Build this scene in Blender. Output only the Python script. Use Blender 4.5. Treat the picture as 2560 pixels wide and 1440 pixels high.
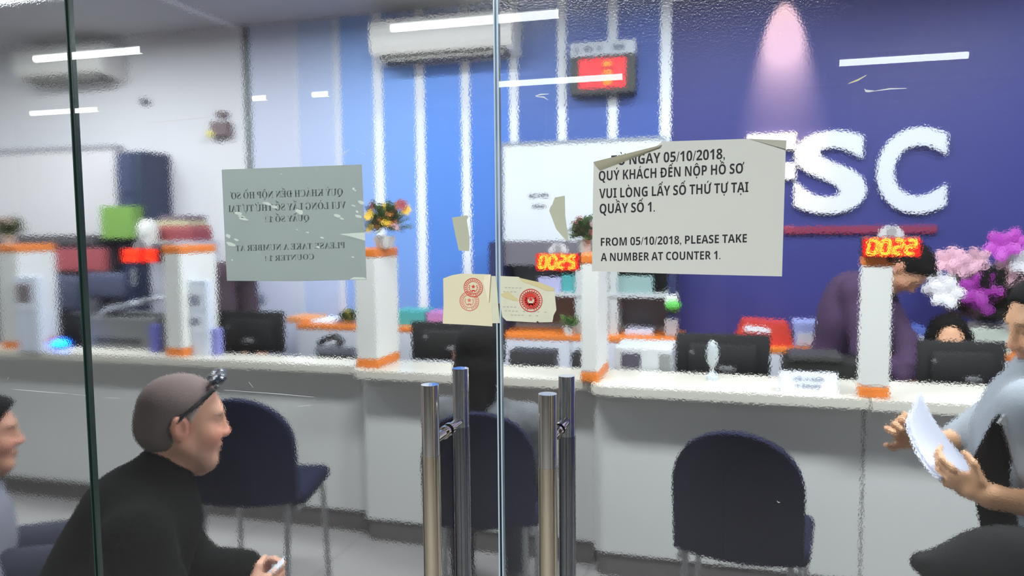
import bpy, bmesh, math, random
import numpy as np
from mathutils import Vector, Matrix, Euler

random.seed(7)
sc = bpy.context.scene
col = sc.collection
for o in list(bpy.data.objects):
    bpy.data.objects.remove(o)

# ------------------------------------------------------------------ camera
EYE = Vector((0.0, 0.0, 1.58))
FOC = 1900.0                        # focal length in pixels of the 2560 wide frame
YAW, PITCH, ROLL = math.radians(15.8), math.radians(-4.5), math.radians(-0.5)
_f = Vector((-math.sin(YAW) * math.cos(PITCH), math.cos(YAW) * math.cos(PITCH), math.sin(PITCH)))
_r = Vector((math.cos(YAW), math.sin(YAW), 0))
_u = _r.cross(_f)
CR = _r * math.cos(ROLL) + _u * math.sin(ROLL)
CU = -_r * math.sin(ROLL) + _u * math.cos(ROLL)
CF = _f
cam_d = bpy.data.cameras.new('camera')
cam = bpy.data.objects.new('camera', cam_d)
col.objects.link(cam)
M = Matrix((CR, CU, -CF)).transposed().to_4x4()
M.translation = EYE
cam.matrix_world = M
cam_d.sensor_fit = 'HORIZONTAL'
cam_d.sensor_width = 36.0
cam_d.lens = 36.0 * FOC / 2560.0
cam_d.clip_start = 0.02
cam_d.clip_end = 60
sc.camera = cam


def at(px, py, X=None, Y=None, Z=None):
    """the point of a vertical (X=, Y=) or level (Z=) plane of the place seen at a pixel"""
    d = CR * ((px - 1280) / FOC) + CU * ((720 - py) / FOC) + CF
    if Y is not None:
        t = (Y - EYE.y) / d.y
    elif Z is not None:
        t = (Z - EYE.z) / d.z
    else:
        t = (X - EYE.x) / d.x
    return EYE + d * t


# ------------------------------------------------------------------ world, exposure
sc.view_settings.view_transform = 'Standard'
sc.view_settings.look = 'None'
sc.view_settings.exposure = 0.0
sc.view_settings.gamma = 1.0
sc.view_settings.use_curve_mapping = False
w = bpy.data.worlds.new('world')
sc.world = w
w.use_nodes = True
w.node_tree.nodes['Background'].inputs[0].default_value = (0.75, 0.82, 1.0, 1)
w.node_tree.nodes['Background'].inputs[1].default_value = 0.10
sc.cycles.caustics_reflective = False
sc.cycles.caustics_refractive = True
sc.cycles.blur_glossy = 1.0
sc.cycles.max_bounces = 9
sc.cycles.transmission_bounces = 7
sc.cycles.transparent_max_bounces = 12
sc.cycles.sample_clamp_indirect = 4.0


def lamp(name, kind, loc, energy, colour=(1, 1, 1), rot=(0, 0, 0), **kw):
    d = bpy.data.lights.new(name, kind)
    d.energy = energy
    d.color = colour
    for k, v in kw.items():
        setattr(d, k, v)
    o = bpy.data.objects.new(name, d)
    o.location = loc
    o.rotation_euler = rot
    col.objects.link(o)
    return o


COOL = (0.93, 0.97, 1.0)
# office ceiling lamps (their fixtures are built below)
OFFICE = [(-6.2, 2.9), (-4.1, 3.45), (-2.0, 3.62), (0.0, 3.72), (1.9, 3.72), (-3.6, 2.2), (-0.9, 2.2), (1.4, 2.2)]
OFFICE_W = [46, 43, 35, 23, 23, 18, 62, 92]
for (x, y), e in zip(OFFICE, OFFICE_W):
    lamp('office_light', 'AREA', (x, y, 2.925), e, COOL, shape='RECTANGLE', size=1.15, size_y=0.28)
# pink downlight close to the blue wall
lamp('downlight_beam', 'SPOT', (0.30, 4.625, 2.972), 680, (1.0, 0.56, 0.17), rot=(math.radians(17), 0, 0),
     spot_size=math.radians(44), spot_blend=1.0, shadow_soft_size=0.015)
# lobby light: tubes under the lobby ceiling behind the camera
LOBBY_TUBES = [(-5.26, -4.25, -2.34), (-2.21, -1.05, -2.34), (-7.70, -6.75, -4.50), (-2.11, -0.93, -4.50),
               (0.89, 1.85, -4.50), (-4.73, -4.57, -4.44), (-4.04, -3.86, -4.44)]
for x0, x1, y in LOBBY_TUBES:
    lamp('lobby_light', 'AREA', ((x0 + x1) / 2, y, 2.93), 42 * (x1 - x0), COOL, shape='RECTANGLE',
         size=(x1 - x0), size_y=0.05)
lamp('notice_fill_light', 'AREA', (-0.4, -1.1, 2.95), 152, COOL, shape='RECTANGLE', size=1.6, size_y=0.6)  # added unseen lamp without fixture, brightens the door notice


# ------------------------------------------------------------------ materials
def lin(c):
    return tuple(((v / 255) / 12.92 if v / 255 <= 0.04045 else ((v / 255 + 0.055) / 1.055) ** 2.4) for v in c)


def mat(name, rgb, rough=0.6, metal=0.0, noise=0.0, scale=20.0, emit=None, power=0.0, bump=0.0, spec=0.5, coat=0.0):
    m = bpy.data.materials.new(name)
    m.use_nodes = True
    nt = m.node_tree
    b = nt.nodes['Principled BSDF']
    c = lin(rgb)
    b.inputs['Base Color'].default_value = (*c, 1)
    b.inputs['Roughness'].default_value = rough
    b.inputs['Metallic'].default_value = metal
    b.inputs['Specular IOR Level'].default_value = spec
    if coat:
        b.inputs['Coat Weight'].default_value = coat
    if emit:
        b.inputs['Emission Color'].default_value = (*lin(emit), 1)
        b.inputs['Emission Strength'].default_value = power
    if noise or bump:
        tc = nt.nodes.new('ShaderNodeTexCoord')
        n = nt.nodes.new('ShaderNodeTexNoise')
        n.inputs['Scale'].default_value = scale
        n.inputs['Detail'].default_value = 4
        nt.links.new(tc.outputs['Object'], n.inputs['Vector'])
        if noise:
            r = nt.nodes.new('ShaderNodeMix')
            r.data_type = 'RGBA'
            r.inputs[6].default_value = (*[v * (1 - noise) for v in c], 1)
            r.inputs[7].default_value = (*[min(1, v * (1 + noise)) for v in c], 1)
            nt.links.new(n.outputs['Fac'], r.inputs[0])
            nt.links.new(r.outputs[2], b.inputs['Base Color'])
        if bump:
            bp = nt.nodes.new('ShaderNodeBump')
            bp.inputs['Strength'].default_value = bump
            bp.inputs['Distance'].default_value = 0.01
            nt.links.new(n.outputs['Fac'], bp.inputs['Height'])
            nt.links.new(bp.outputs['Normal'], b.inputs['Normal'])
    return m


def attr_mat(name, rough=0.5, bump=0.0, scale=60, spec=0.4):
    """surface colour read from the mesh's own colour attribute (skin, lips, eyes)"""
    m = mat(name, (200, 150, 120), rough, bump=bump, scale=scale, spec=spec)
    nt = m.node_tree
    a = nt.nodes.new('ShaderNodeVertexColor')
    a.layer_name = 'tint'
    nt.links.new(a.outputs['Color'], nt.nodes['Principled BSDF'].inputs['Base Color'])
    return m


def glass_mat(name, dust):
    """clear door glass with a pebbled safety film: sharp reflections, softly scattered view"""
    m = bpy.data.materials.new(name)
    m.use_nodes = True
    nt = m.node_tree
    N, L = nt.nodes, nt.links
    N.remove(N['Principled BSDF'])
    out = N['Material Output']
    tc = N.new('ShaderNodeTexCoord')
    n1 = N.new('ShaderNodeTexNoise')
    n1.inputs['Scale'].default_value = 300
    n1.inputs['Detail'].default_value = 1.5
    L.new(tc.outputs['Object'], n1.inputs['Vector'])
    bp = N.new('ShaderNodeBump')
    bp.inputs['Strength'].default_value = 0.34
    bp.inputs['Distance'].default_value = 0.0007
    L.new(n1.outputs['Fac'], bp.inputs['Height'])
    rf = N.new('ShaderNodeBsdfRefraction')
    rf.inputs['IOR'].default_value = 1.06
    rf.inputs['Roughness'].default_value = 0.15
    rf.inputs['Color'].default_value = (0.965, 0.985, 0.98, 1)
    L.new(bp.outputs['Normal'], rf.inputs['Normal'])
    gl = N.new('ShaderNodeBsdfGlossy')
    gl.inputs['Roughness'].default_value = 0.0
    gl.inputs['Color'].default_value = (1, 1, 1, 1)
    gr = N.new('ShaderNodeBsdfGlossy')
    gr.inputs['Roughness'].default_value = 0.16
    gmix = N.new('ShaderNodeMixShader')
    gmix.inputs[0].default_value = 0.5
    L.new(gl.outputs[0], gmix.inputs[1])
    L.new(gr.outputs[0], gmix.inputs[2])
    L.new(bp.outputs['Normal'], gr.inputs['Normal'])
    fr = N.new('ShaderNodeFresnel')
    fr.inputs['IOR'].default_value = 1.65
    geo = N.new('ShaderNodeNewGeometry')
    inv = N.new('ShaderNodeMath')
    inv.operation = 'SUBTRACT'
    inv.inputs[0].default_value = 1.0
    L.new(geo.outputs['Backfacing'], inv.inputs[1])
    mul = N.new('ShaderNodeMath')
    mul.operation = 'MULTIPLY'
    L.new(fr.outputs[0], mul.inputs[0])
    L.new(inv.outputs[0], mul.inputs[1])
    mx = N.new('ShaderNodeMixShader')
    L.new(mul.outputs[0], mx.inputs[0])
    L.new(rf.outputs[0], mx.inputs[1])
    L.new(gmix.outputs[0], mx.inputs[2])
    df = N.new('ShaderNodeBsdfDiffuse')
    df.inputs['Color'].default_value = (0.85, 0.86, 0.9, 1)
    # dust: fine specks and smears
    n2 = N.new('ShaderNodeTexNoise')
    n2.inputs['Scale'].default_value = 5
    n2.inputs['Detail'].default_value = 8
    L.new(tc.outputs['Object'], n2.inputs['Vector'])
    mr = N.new('ShaderNodeMapRange')
    mr.inputs['From Min'].default_value = 0.3
    mr.inputs['From Max'].default_value = 0.75
    mr.inputs['To Min'].default_value = dust * 0.7
    mr.inputs['To Max'].default_value = dust * 1.5
    L.new(n2.outputs['Fac'], mr.inputs[0])
    m2 = N.new('ShaderNodeMath')
    m2.operation = 'MULTIPLY'
    L.new(mr.outputs[0], m2.inputs[0])
    L.new(inv.outputs[0], m2.inputs[1])
    mx2 = N.new('ShaderNodeMixShader')
    L.new(m2.outputs[0], mx2.inputs[0])
    L.new(mx.outputs[0], mx2.inputs[1])
    L.new(df.outputs[0], mx2.inputs[2])
    L.new(mx2.outputs[0], out.inputs['Surface'])
    return m


def paper_mat(name, rgb, trans=0.3, noise=0.05, scale=14):
    m = mat(name, rgb, 0.8, noise=noise, scale=scale, spec=0.15)
    nt = m.node_tree
    b = nt.nodes['Principled BSDF']
    t = nt.nodes.new('ShaderNodeBsdfTranslucent')
    t.inputs['Color'].default_value = (*lin(rgb), 1)
    mx = nt.nodes.new('ShaderNodeMixShader')
    mx.inputs[0].default_value = trans
    nt.links.new(b.outputs[0], mx.inputs[1])
    nt.links.new(t.outputs[0], mx.inputs[2])
    nt.links.new(mx.outputs[0], nt.nodes['Material Output'].inputs['Surface'])
    return m


MT = {}


def m_(key, *a, **k):
    if key not in MT:
        MT[key] = mat(key, *a, **k)
    return MT[key]


# ------------------------------------------------------------------ object helpers
ORG = {}


def tag(o, label=None, cat=None, group=None, kind=None):
    if label:
        o['label'] = label
    if cat:
        o['category'] = cat
    if group:
        o['group'] = group
    if kind:
        o['kind'] = kind
    return o


def thing(name, loc, label=None, cat=None, group=None):
    o = bpy.data.objects.new(name, None)
    o.empty_display_size = 0.05
    o.location = loc
    col.objects.link(o)
    ORG[o.name] = Vector(loc)
    return tag(o, label, cat, group)


def link_mesh(name, me, mats, parent=None, smooth=False, origin=None):
    """vertices come in world coordinates; the object's origin is its parent's base or ORIGIN"""
    org = ORG[parent.name] if parent is not None else (Vector(origin) if origin is not None else Vector((0, 0, 0)))
    me.transform(Matrix.Translation(-org))
    for m in (mats if isinstance(mats, (list, tuple)) else [mats]):
        me.materials.append(m)
    if smooth:
        me.polygons.foreach_set('use_smooth', [True] * len(me.polygons))
    o = bpy.data.objects.new(name, me)
    col.objects.link(o)
    ORG[o.name] = org
    if parent is not None:
        o.parent = parent
    else:
        o.location = org
    return o


class MB:
    """collects shapes (world coordinates, through matrix M) that become ONE mesh"""

    def __init__(self, M=None):
        self.bm = bmesh.new()
        self.M = M or Matrix.Identity(4)
        self.mi = 0

    def _add(self, verts, faces, local=None):
        T = self.M @ local if local is not None else self.M
        vs = [self.bm.verts.new(T @ Vector(v)) for v in verts]
        fs = []
        for f in faces:
            try:
                fc = self.bm.faces.new([vs[i] for i in f])
                fc.material_index = self.mi
                fs.append(fc)
            except ValueError:
                pass
        return vs, fs

    def box(self, c, s, rot=None, bevel=0.0, seg=2):
        x, y, z = [v / 2 for v in s]
        v = [(-x, -y, -z), (x, -y, -z), (x, y, -z), (-x, y, -z), (-x, -y, z), (x, -y, z), (x, y, z), (-x, y, z)]
        f = [(0, 3, 2, 1), (4, 5, 6, 7), (0, 1, 5, 4), (1, 2, 6, 5), (2, 3, 7, 6), (3, 0, 4, 7)]
        L = Matrix.Translation(c)
        if rot is not None:
            L = L @ Euler(rot).to_matrix().to_4x4()
        vs, fs = self._add(v, f, L)
        if bevel:
            es = {e for fc in fs for e in fc.edges}
            r = bmesh.ops.bevel(self.bm, geom=list(es), offset=bevel, segments=seg, profile=0.5, affect='EDGES')
            for fc in r['faces']:
                fc.material_index = self.mi
        return self

    def ext(self, x0, x1, y0, y1, z0, z1, bevel=0.0, seg=2):
        return self.box(((x0 + x1) / 2, (y0 + y1) / 2, (z0 + z1) / 2), (x1 - x0, y1 - y0, z1 - z0), None, bevel, seg)

    def cyl(self, a, b, r0, r1=None, n=20, caps=True):
        r1 = r0 if r1 is None else r1
        a, b = Vector(a), Vector(b)
        d = (b - a).normalized()
        s = d.orthogonal().normalized()
        t = d.cross(s)
        v = []
        for p, r in ((a, r0), (b, r1)):
            for i in range(n):
                q = 2 * math.pi * i / n
                v.append(p + (s * math.cos(q) + t * math.sin(q)) * r)
        f = [(i, (i + 1) % n, n + (i + 1) % n, n + i) for i in range(n)]
        if caps:
            f += [tuple(range(n - 1, -1, -1)), tuple(range(n, 2 * n))]
        self._add(v, f)
        return self

    def tube(self, pts, r, n=10):
        pts = [Vector(p) for p in pts]
        v, f = [], []
        prev = None
        for i, p in enumerate(pts):
            d = (pts[min(i + 1, len(pts) - 1)] - pts[max(i - 1, 0)]).normalized()
            s = d.orthogonal().normalized() if prev is None else (prev - d * prev.dot(d)).normalized()
            prev = s
            t = d.cross(s)
            rr = r[i] if isinstance(r, (list, tuple)) else r
            for k in range(n):
                q = 2 * math.pi * k / n
                v.append(p + (s * math.cos(q) + t * math.sin(q)) * rr)
        for i in range(len(pts) - 1):
            for k in range(n):
                f.append((i * n + k, i * n + (k + 1) % n, (i + 1) * n + (k + 1) % n, (i + 1) * n + k))
        f += [tuple(range(n - 1, -1, -1)), tuple(range((len(pts) - 1) * n, len(pts) * n))]
        self._add(v, f)
        return self

    def ell(self, c, r, rot=None, nu=16, nv=10):
        v, f = [], []
        L = Matrix.Translation(c)
        if rot is not None:
            L = L @ (rot.to_4x4() if isinstance(rot, Matrix) else Euler(rot).to_matrix().to_4x4())
        for j in range(nv + 1):
            th = math.pi * j / nv
            for i in range(nu):
                ph = 2 * math.pi * i / nu
                v.append((r[0] * math.sin(th) * math.cos(ph), r[1] * math.sin(th) * math.sin(ph), r[2] * math.cos(th)))
        for j in range(nv):
            for i in range(nu):
                a, b = j * nu + i, j * nu + (i + 1) % nu
                f.append((a, a + nu, b + nu, b))
        vs, _ = self._add(v, f, L)
        bmesh.ops.remove_doubles(self.bm, verts=vs, dist=1e-6)
        return self

    def prism(self, poly, d):
        """polygon (3-D points) given thickness along vector d"""
        n = len(poly)
        d = Vector(d)
        p = [Vector(q) for q in poly]
        v = p + [q + d for q in p]
        f = [tuple(range(n)), tuple(range(2 * n - 1, n - 1, -1))] + [(i, n + i, n + (i + 1) % n, (i + 1) % n) for i in range(n)]
        self._add(v, f)
        return self

    def lathe(self, c, prof, n=24):
        v, f = [], []
        for r, z in prof:
            for i in range(n):
                q = 2 * math.pi * i / n
                v.append((c[0] + r * math.cos(q), c[1] + r * math.sin(q), c[2] + z))
        for j in range(len(prof) - 1):
            for i in range(n):
                f.append((j * n + i, j * n + (i + 1) % n, (j + 1) * n + (i + 1) % n, (j + 1) * n + i))
        f += [tuple(range(n - 1, -1, -1)), tuple(range((len(prof) - 1) * n, len(prof) * n))]
        self._add(v, f)
        return self

    def grid(self, fn, nu, nv):
        v = [fn(i / nu, j / nv) for j in range(nv + 1) for i in range(nu + 1)]
        f = [(j * (nu + 1) + i, j * (nu + 1) + i + 1, (j + 1) * (nu + 1) + i + 1, (j + 1) * (nu + 1) + i)
             for j in range(nv) for i in range(nu)]
        self._add(v, f)
        return self

    def build(self, name, mats, parent=None, smooth=False, origin=None, recalc=True):
        if recalc:
            bmesh.ops.recalc_face_normals(self.bm, faces=self.bm.faces[:])
        me = bpy.data.meshes.new(name)
        self.bm.to_mesh(me)
        self.bm.free()
        o = link_mesh(name, me, mats, parent, False, origin)
        if smooth:
            me.polygons.foreach_set('use_smooth', [True] * len(me.polygons))
            try:
                me.set_sharp_from_angle(angle=math.radians(40))
            except Exception:
                pass
        return o


def text_mesh(s, bold=0.0, extrude=0.0):
    c = bpy.data.curves.new('lettering', 'FONT')
    c.body = s
    c.offset = bold
    c.extrude = extrude
    c.resolution_u = 6
    o = bpy.data.objects.new('lettering', c)
    col.objects.link(o)
    dg = bpy.context.evaluated_depsgraph_get()
    me = bpy.data.meshes.new_from_object(o.evaluated_get(dg))
    bpy.data.objects.remove(o)
    bpy.data.curves.remove(c)
    return me


GLYPH = {}
REF = {}


def glyph(ch, style):
    """outline mesh data and advance of one bold capital, digit or sign"""
    if (ch, style) not in GLYPH:
        base = {'sans': (0x1D5D4, 0x1D7EC), 'serif': (0x1D400, 0x1D7CE)}[style]
        mp = lambda c: chr(base[0] + ord(c) - 65) if 'A' <= c <= 'Z' else (chr(base[1] + ord(c) - 48) if c.isdigit() else c)

        def raw(t):
            me = text_mesh(t)
            vs = [tuple(v.co[:2]) for v in me.vertices]
            fs = [tuple(p.vertices) for p in me.polygons]
            bpy.data.meshes.remove(me)
            return vs, fs
        if style not in REF:
            REF[style] = max(v[0] for v in raw(mp('H'))[0])
        vs, fs = raw(mp(ch))
        adv = max(v[0] for v in raw(mp(ch) + mp('H'))[0]) - REF[style]
        GLYPH[(ch, style)] = (vs, fs, adv)
    return GLYPH[(ch, style)]


def compose(s, style='sans', weight=1.0):
    """a line of writing with its Vietnamese accents; returns vertices (x, y) and faces, capital height .714"""
    import unicodedata
    V, Fc = [], []
    pen = 0.0

    def poly(p):
        n = len(V)
        V.extend(p)
        Fc.append(tuple(range(n, n + len(p))))

    for ch in s:
        if ch == ' ':
            pen += .25
            continue
        d = unicodedata.normalize('NFD', 'D' if ch == 'Đ' else ch)
        vs, fs, adv = glyph(d[0], style)
        n = len(V)
        V.extend((x + pen, y) for x, y in vs)
        Fc.extend(tuple(i + n for i in f) for f in fs)
        x0, x1 = pen + min(v[0] for v in vs), pen + max(v[0] for v in vs)
        cx = (x0 + x1) / 2
        w_ = .06 * weight
        if ch == 'Đ':
            poly([(x0 - .06, .325), (x0 + .26, .325), (x0 + .26, .40), (x0 - .06, .40)])
        marks = d[1:]
        circ = '\u0302' in marks
        if circ:
            poly([(cx - .19, .76), (cx - .19 + w_ * 1.6, .76), (cx, .85), (cx, .92), (cx - .035, .92)])
            poly([(cx + .19, .76), (cx + .19 - w_ * 1.6, .76), (cx, .85), (cx, .92), (cx + .035, .92)])
        ox, oy = (.13, .10) if circ else (0, 0)
        if '\u0301' in marks:
            poly([(cx + ox - .05, .77 + oy), (cx + ox + .02, .77 + oy), (cx + ox + .13, .92 + oy), (cx + ox + .02, .92 + oy)])
        if '\u0300' in marks:
            ox = -ox
            poly([(cx + ox + .05, .77 + oy), (cx + ox - .02, .77 + oy), (cx + ox - .13, .92 + oy), (cx + ox - .02, .92 + oy)])
        if '\u0323' in marks:
            poly([(cx + .062 * math.cos(q), -.13 + .062 * math.sin(q)) for q in [math.pi * i / 5 for i in range(10)]])
        if '\u031b' in marks:
            hx, hy = (x1, .62) if d[0] == 'O' else (x1 - .02, .62)
            poly([(hx - .08, hy - .02), (hx - .02, hy - .03), (hx + .06, hy + .02), (hx + .10, hy + .10), (hx + .10, hy + .19), (hx + .01, hy + .19), (hx + .01, hy + .11), (hx - .03, hy + .06)])
        pen += adv
    return np.array(V), Fc


def lettering(name, s, a, b, cap, m, parent, style='sans', mirror=False, y=None):
    """a line of writing on an upright plane: baseline from a to b (world), cap height in metres"""
    V, Fc = compose(s, style)
    x0, x1 = V[:, 0].min(), V[:, 0].max()
    t = (V[:, 0] - x0) / (x1 - x0)
    if mirror:
        t = 1 - t
    a, b = np.array(a), np.array(b)
    out = a[None, :] + (b - a)[None, :] * t[:, None]
    out[:, 2] += V[:, 1] / .714 * cap
    if y is not None:
        out[:, 1] = y
    me = bpy.data.meshes.new(name)
    me.from_pydata([tuple(v) for v in out], [], Fc)
    me.update()
    return link_mesh(name, me, m, parent)


# ------------------------------------------------------------------ organic surfaces
class Sdf:
    """signed distance grid: capsules and ellipsoids blended into one continuous surface"""

    def __init__(s, lo, hi, h):
        s.lo = np.array(lo, float)
        s.h = h
        n = np.ceil((np.array(hi, float) - s.lo) / h).astype(int) + 1
        s.ax = [s.lo[i] + h * np.arange(n[i]) for i in range(3)]
        s.f = np.full(n, 0.5, np.float32)

    def _win(s, lo, hi):
        sl, ax = [], []
        for i in range(3):
            a = max(0, int((lo[i] - s.lo[i]) / s.h) - 1)
            b = min(len(s.ax[i]), int((hi[i] - s.lo[i]) / s.h) + 3)
            if b <= a:
                return None, None
            sl.append(slice(a, b))
        X, Y, Z = np.meshgrid(*[s.ax[i][sl[i]] for i in range(3)], indexing='ij', sparse=True)
        return tuple(sl), (X, Y, Z)

    def _mix(s, sl, d, k, op):
        a = s.f[sl]
        if op == '+':
            if k > 0:
                q = np.maximum(k - np.abs(a - d), 0) / k
                s.f[sl] = np.minimum(a, d) - q * q * k * 0.25
            else:
                s.f[sl] = np.minimum(a, d)
        else:
            d = -d
            if k > 0:
                q = np.maximum(k - np.abs(a - d), 0) / k
                s.f[sl] = np.maximum(a, d) + q * q * k * 0.25
            else:
                s.f[sl] = np.maximum(a, d)

    def cap(s, a, b, ra, rb=None, k=0.02, op='+'):
        rb = ra if rb is None else rb
        a, b = np.array(a, float), np.array(b, float)
        m = max(ra, rb) + k + 3 * s.h
        sl, G = s._win(np.minimum(a, b) - m, np.maximum(a, b) + m)
        if sl is None:
            return s
        ab = b - a
        t = sum((G[i] - a[i]) * ab[i] for i in range(3)) / max(1e-12, ab @ ab)
        t = np.clip(t, 0, 1)
        d = np.sqrt(sum((G[i] - a[i] - t * ab[i]) ** 2 for i in range(3))) - (ra + (rb - ra) * t)
        s._mix(sl, d, k, op)
        return s

    def ell(s, c, r, B=None, k=0.02, op='+'):
        """B: rows are the three axes the radii belong to"""
        c = np.array(c, float)
        r = np.array(r, float)
        B = np.eye(3) if B is None else np.array(B, float)
        m = r.max() + k + 3 * s.h
        sl, G = s._win(c - m, c + m)
        if sl is None:
            return s
        q = [sum((G[i] - c[i]) * B[j][i] for i in range(3)) for j in range(3)]
        k0 = np.sqrt(sum((q[j] / r[j]) ** 2 for j in range(3)))
        k1 = np.sqrt(sum((q[j] / r[j] ** 2) ** 2 for j in range(3)))
        d = k0 * (k0 - 1) / np.maximum(k1, 1e-9)
        d = np.where(k0 < 1e-6, -r.min(), d)
        s._mix(sl, d, k, op)
        return s

    def cut(s, p, n):
        """keep the side the normal n points away from"""
        n = np.array(n, float)
        n /= np.linalg.norm(n)
        X, Y, Z = np.meshgrid(*s.ax, indexing='ij', sparse=True)
        d = (X - p[0]) * n[0] + (Y - p[1]) * n[1] + (Z - p[2]) * n[2]
        s.f = np.maximum(s.f, d.astype(np.float32))
        return s

    def mesh(s, name):
        f = s.f
        ins = f < 0
        cid = np.full([n - 1 for n in f.shape], -1, np.int32)
        E = []
        act = np.zeros(cid.shape, bool)
        for ax in range(3):
            a = [slice(1, -1)] * 3
            b = [slice(1, -1)] * 3
            a[ax], b[ax] = slice(0, -1), slice(1, None)
            cr = ins[tuple(a)] != ins[tuple(b)]
            I = np.argwhere(cr)
            off = np.array([1, 1, 1])
            off[ax] = 0
            I = I + off
            J = I.copy()
            J[:, ax] += 1
            f0 = f[tuple(I.T)]
            f1 = f[tuple(J.T)]
            t = f0 / (f0 - f1)
            P = I.astype(float)
            P[:, ax] += t
            o1, o2 = [(ax + 1) % 3, (ax + 2) % 3]
            cells = []
            for d1, d2 in ((0, 0), (-1, 0), (-1, -1), (0, -1)):
                C = I.copy()
                C[:, o1] += d1
                C[:, o2] += d2
                cells.append(C)
                act[tuple(C.T)] = True
            E.append((P, cells, f0 < 0))
        idx = np.argwhere(act)
        cid[tuple(idx.T)] = np.arange(len(idx))
        acc = np.zeros((len(idx), 3))
        cnt = np.zeros(len(idx))
        Q = []
        for P, cells, neg in E:
            ids = [cid[tuple(C.T)] for C in cells]
            for q in ids:
                np.add.at(acc, q, P)
                np.add.at(cnt, q, 1)
            q = np.stack(ids, 1)
            q[~neg] = q[~neg][:, ::-1]
            Q.append(q)
        V = s.lo + s.h * acc / cnt[:, None]
        Q = np.concatenate(Q)
        me = bpy.data.meshes.new(name)
        me.vertices.add(len(V))
        me.vertices.foreach_set('co', V.astype(np.float32).ravel())
        me.loops.add(Q.size)
        me.loops.foreach_set('vertex_index', Q.ravel().astype(np.int32))
        me.polygons.add(len(Q))
        me.polygons.foreach_set('loop_start', np.arange(0, Q.size, 4, dtype=np.int32))
        me.polygons.foreach_set('loop_total', np.full(len(Q), 4, dtype=np.int32))
        me.update(calc_edges=True)
        me.validate()
        me.polygons.foreach_set('use_smooth', [True] * len(me.polygons))
        return me, V


def tint(me, rgb):
    a = me.color_attributes.new('tint', 'FLOAT_COLOR', 'POINT')
    c = np.ones((len(me.vertices), 4), np.float32)
    c[:, :3] = rgb
    a.data.foreach_set('color', c.ravel())



# ================================================================== SETTING
WALL_Y, CEIL = 4.72, 3.0
GY0, GY1 = 1.260, 1.272              # front and back face of the glass front


def floor_mat():
    m = mat('pale_floor_tiles', (176, 172, 168), 0.28, spec=0.4)
    nt = m.node_tree
    tc = nt.nodes.new('ShaderNodeTexCoord')
    br = nt.nodes.new('ShaderNodeTexBrick')
    br.offset = 0
    br.inputs['Scale'].default_value = 1.0
    br.inputs['Brick Width'].default_value = 0.6
    br.inputs['Row Height'].default_value = 0.6
    br.inputs['Mortar Size'].default_value = 0.003
    br.inputs['Color1'].default_value = (*lin((150, 147, 146)), 1)
    br.inputs['Color2'].default_value = (*lin((146, 143, 142)), 1)
    br.inputs['Mortar'].default_value = (*lin((112, 110, 108)), 1)
    nt.links.new(tc.outputs['Object'], br.inputs['Vector'])
    nt.links.new(br.outputs['Color'], nt.nodes['Principled BSDF'].inputs['Base Color'])
    return m


white_wall = m_('white_wall_paint', (216, 215, 220), 0.7, noise=0.015, scale=3)
grey_wall = m_('lobby_wall_paint', (120, 118, 116), 0.8, noise=0.03, scale=3)
ceil_m = m_('ceiling_paint', (172, 172, 178), 0.85, noise=0.02, scale=4)


def structure(name, mb, m, label=None, smooth=False, parent=None):
    o = mb.build(name, m, parent, smooth)
    if parent is None:
        o['kind'] = 'structure'
    if label:
        o['label'] = label
    return o


structure('floor', MB().ext(-9, 4, -6, WALL_Y + 0.1, -0.05, 0), floor_mat(), 'pale grey tiled floor')
structure('ceiling', MB().ext(-9, 4, -6, WALL_Y + 0.1, CEIL, CEIL + 0.08), ceil_m, 'plain grey ceiling')
structure('wall_left', MB().ext(-9.1, -9, -6, WALL_Y + 0.1, 0, CEIL), white_wall)
structure('wall_right', MB().ext(3.2, 3.3, GY1, WALL_Y, 0, CEIL), m_('navy_paint', (52, 56, 128), 0.6))
structure('wall_lobby', MB().ext(-9, 4, -6.1, -6, 0, CEIL), grey_wall)
structure('wall_lobby_side', MB().ext(4, 4.1, -6, WALL_Y, 0, CEIL), m_('cream_wall_paint', (206, 196, 176), 0.8))
for i, (x, y, wd, c) in enumerate(((2.6, -2.6, .5, (210, 202, 184)), (2.2, -.1, .2, (226, 222, 212)), (-3.3, .3, .25, (226, 222, 212)), (-8.4, -3.4, .4, (206, 200, 186)), (.6, -5.98, 1.2, (44, 40, 40)), (-1.6, -5.98, .8, (190, 186, 178)))):
    structure('trim_%d' % (i + 20), MB().ext(x - wd / 2, x + wd / 2, y, y + (.2 if y > -5 else .03), 0, CEIL), m_('handle_streak_post_%d' % i, c, .7), 'unseen post or panel added for handle reflections')  # posts and panels added out of view to streak the steel handles
for i, (y, wd) in enumerate(((-.2, .5), (-1.4, .25), (-2.6, .7), (-4.4, .5))):  # added dark strips that the handles reflect as streaks
    structure('trim_%d' % (i + 30), MB().ext(3.97, 4, y - wd / 2, y + wd / 2, 0, CEIL), m_('dark_streak_panel', (38, 36, 38), .6), 'unseen dark panel added for handle reflections, lobby side wall')
    structure('trim_%d' % (i + 40), MB().ext(-9, -8.97, y * 1.3 - wd, y * 1.3 + wd * .6, 0, CEIL), m_('dark_streak_panel', (38, 36, 38), .6), 'unseen dark panel added for handle reflections, far lobby wall')
structure('wall_back_white', MB().ext(-9, -3.285, WALL_Y, WALL_Y + 0.1, 0, CEIL), white_wall, 'plain white office wall')
structure('trim_1', MB().ext(-3.285, -3.225, WALL_Y + 0.02, WALL_Y + 0.1, 0, CEIL), m_('shadow_gap', (120, 128, 126), 0.8),
          'grey vertical joint between white wall and blue panelled wall')
structure('trim_2', MB().ext(-3.335, -3.285, GY1, WALL_Y, CEIL - 0.012, CEIL), m_('cream_trim', (214, 214, 220), 0.6),
          'pale strip across the ceiling')

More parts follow.
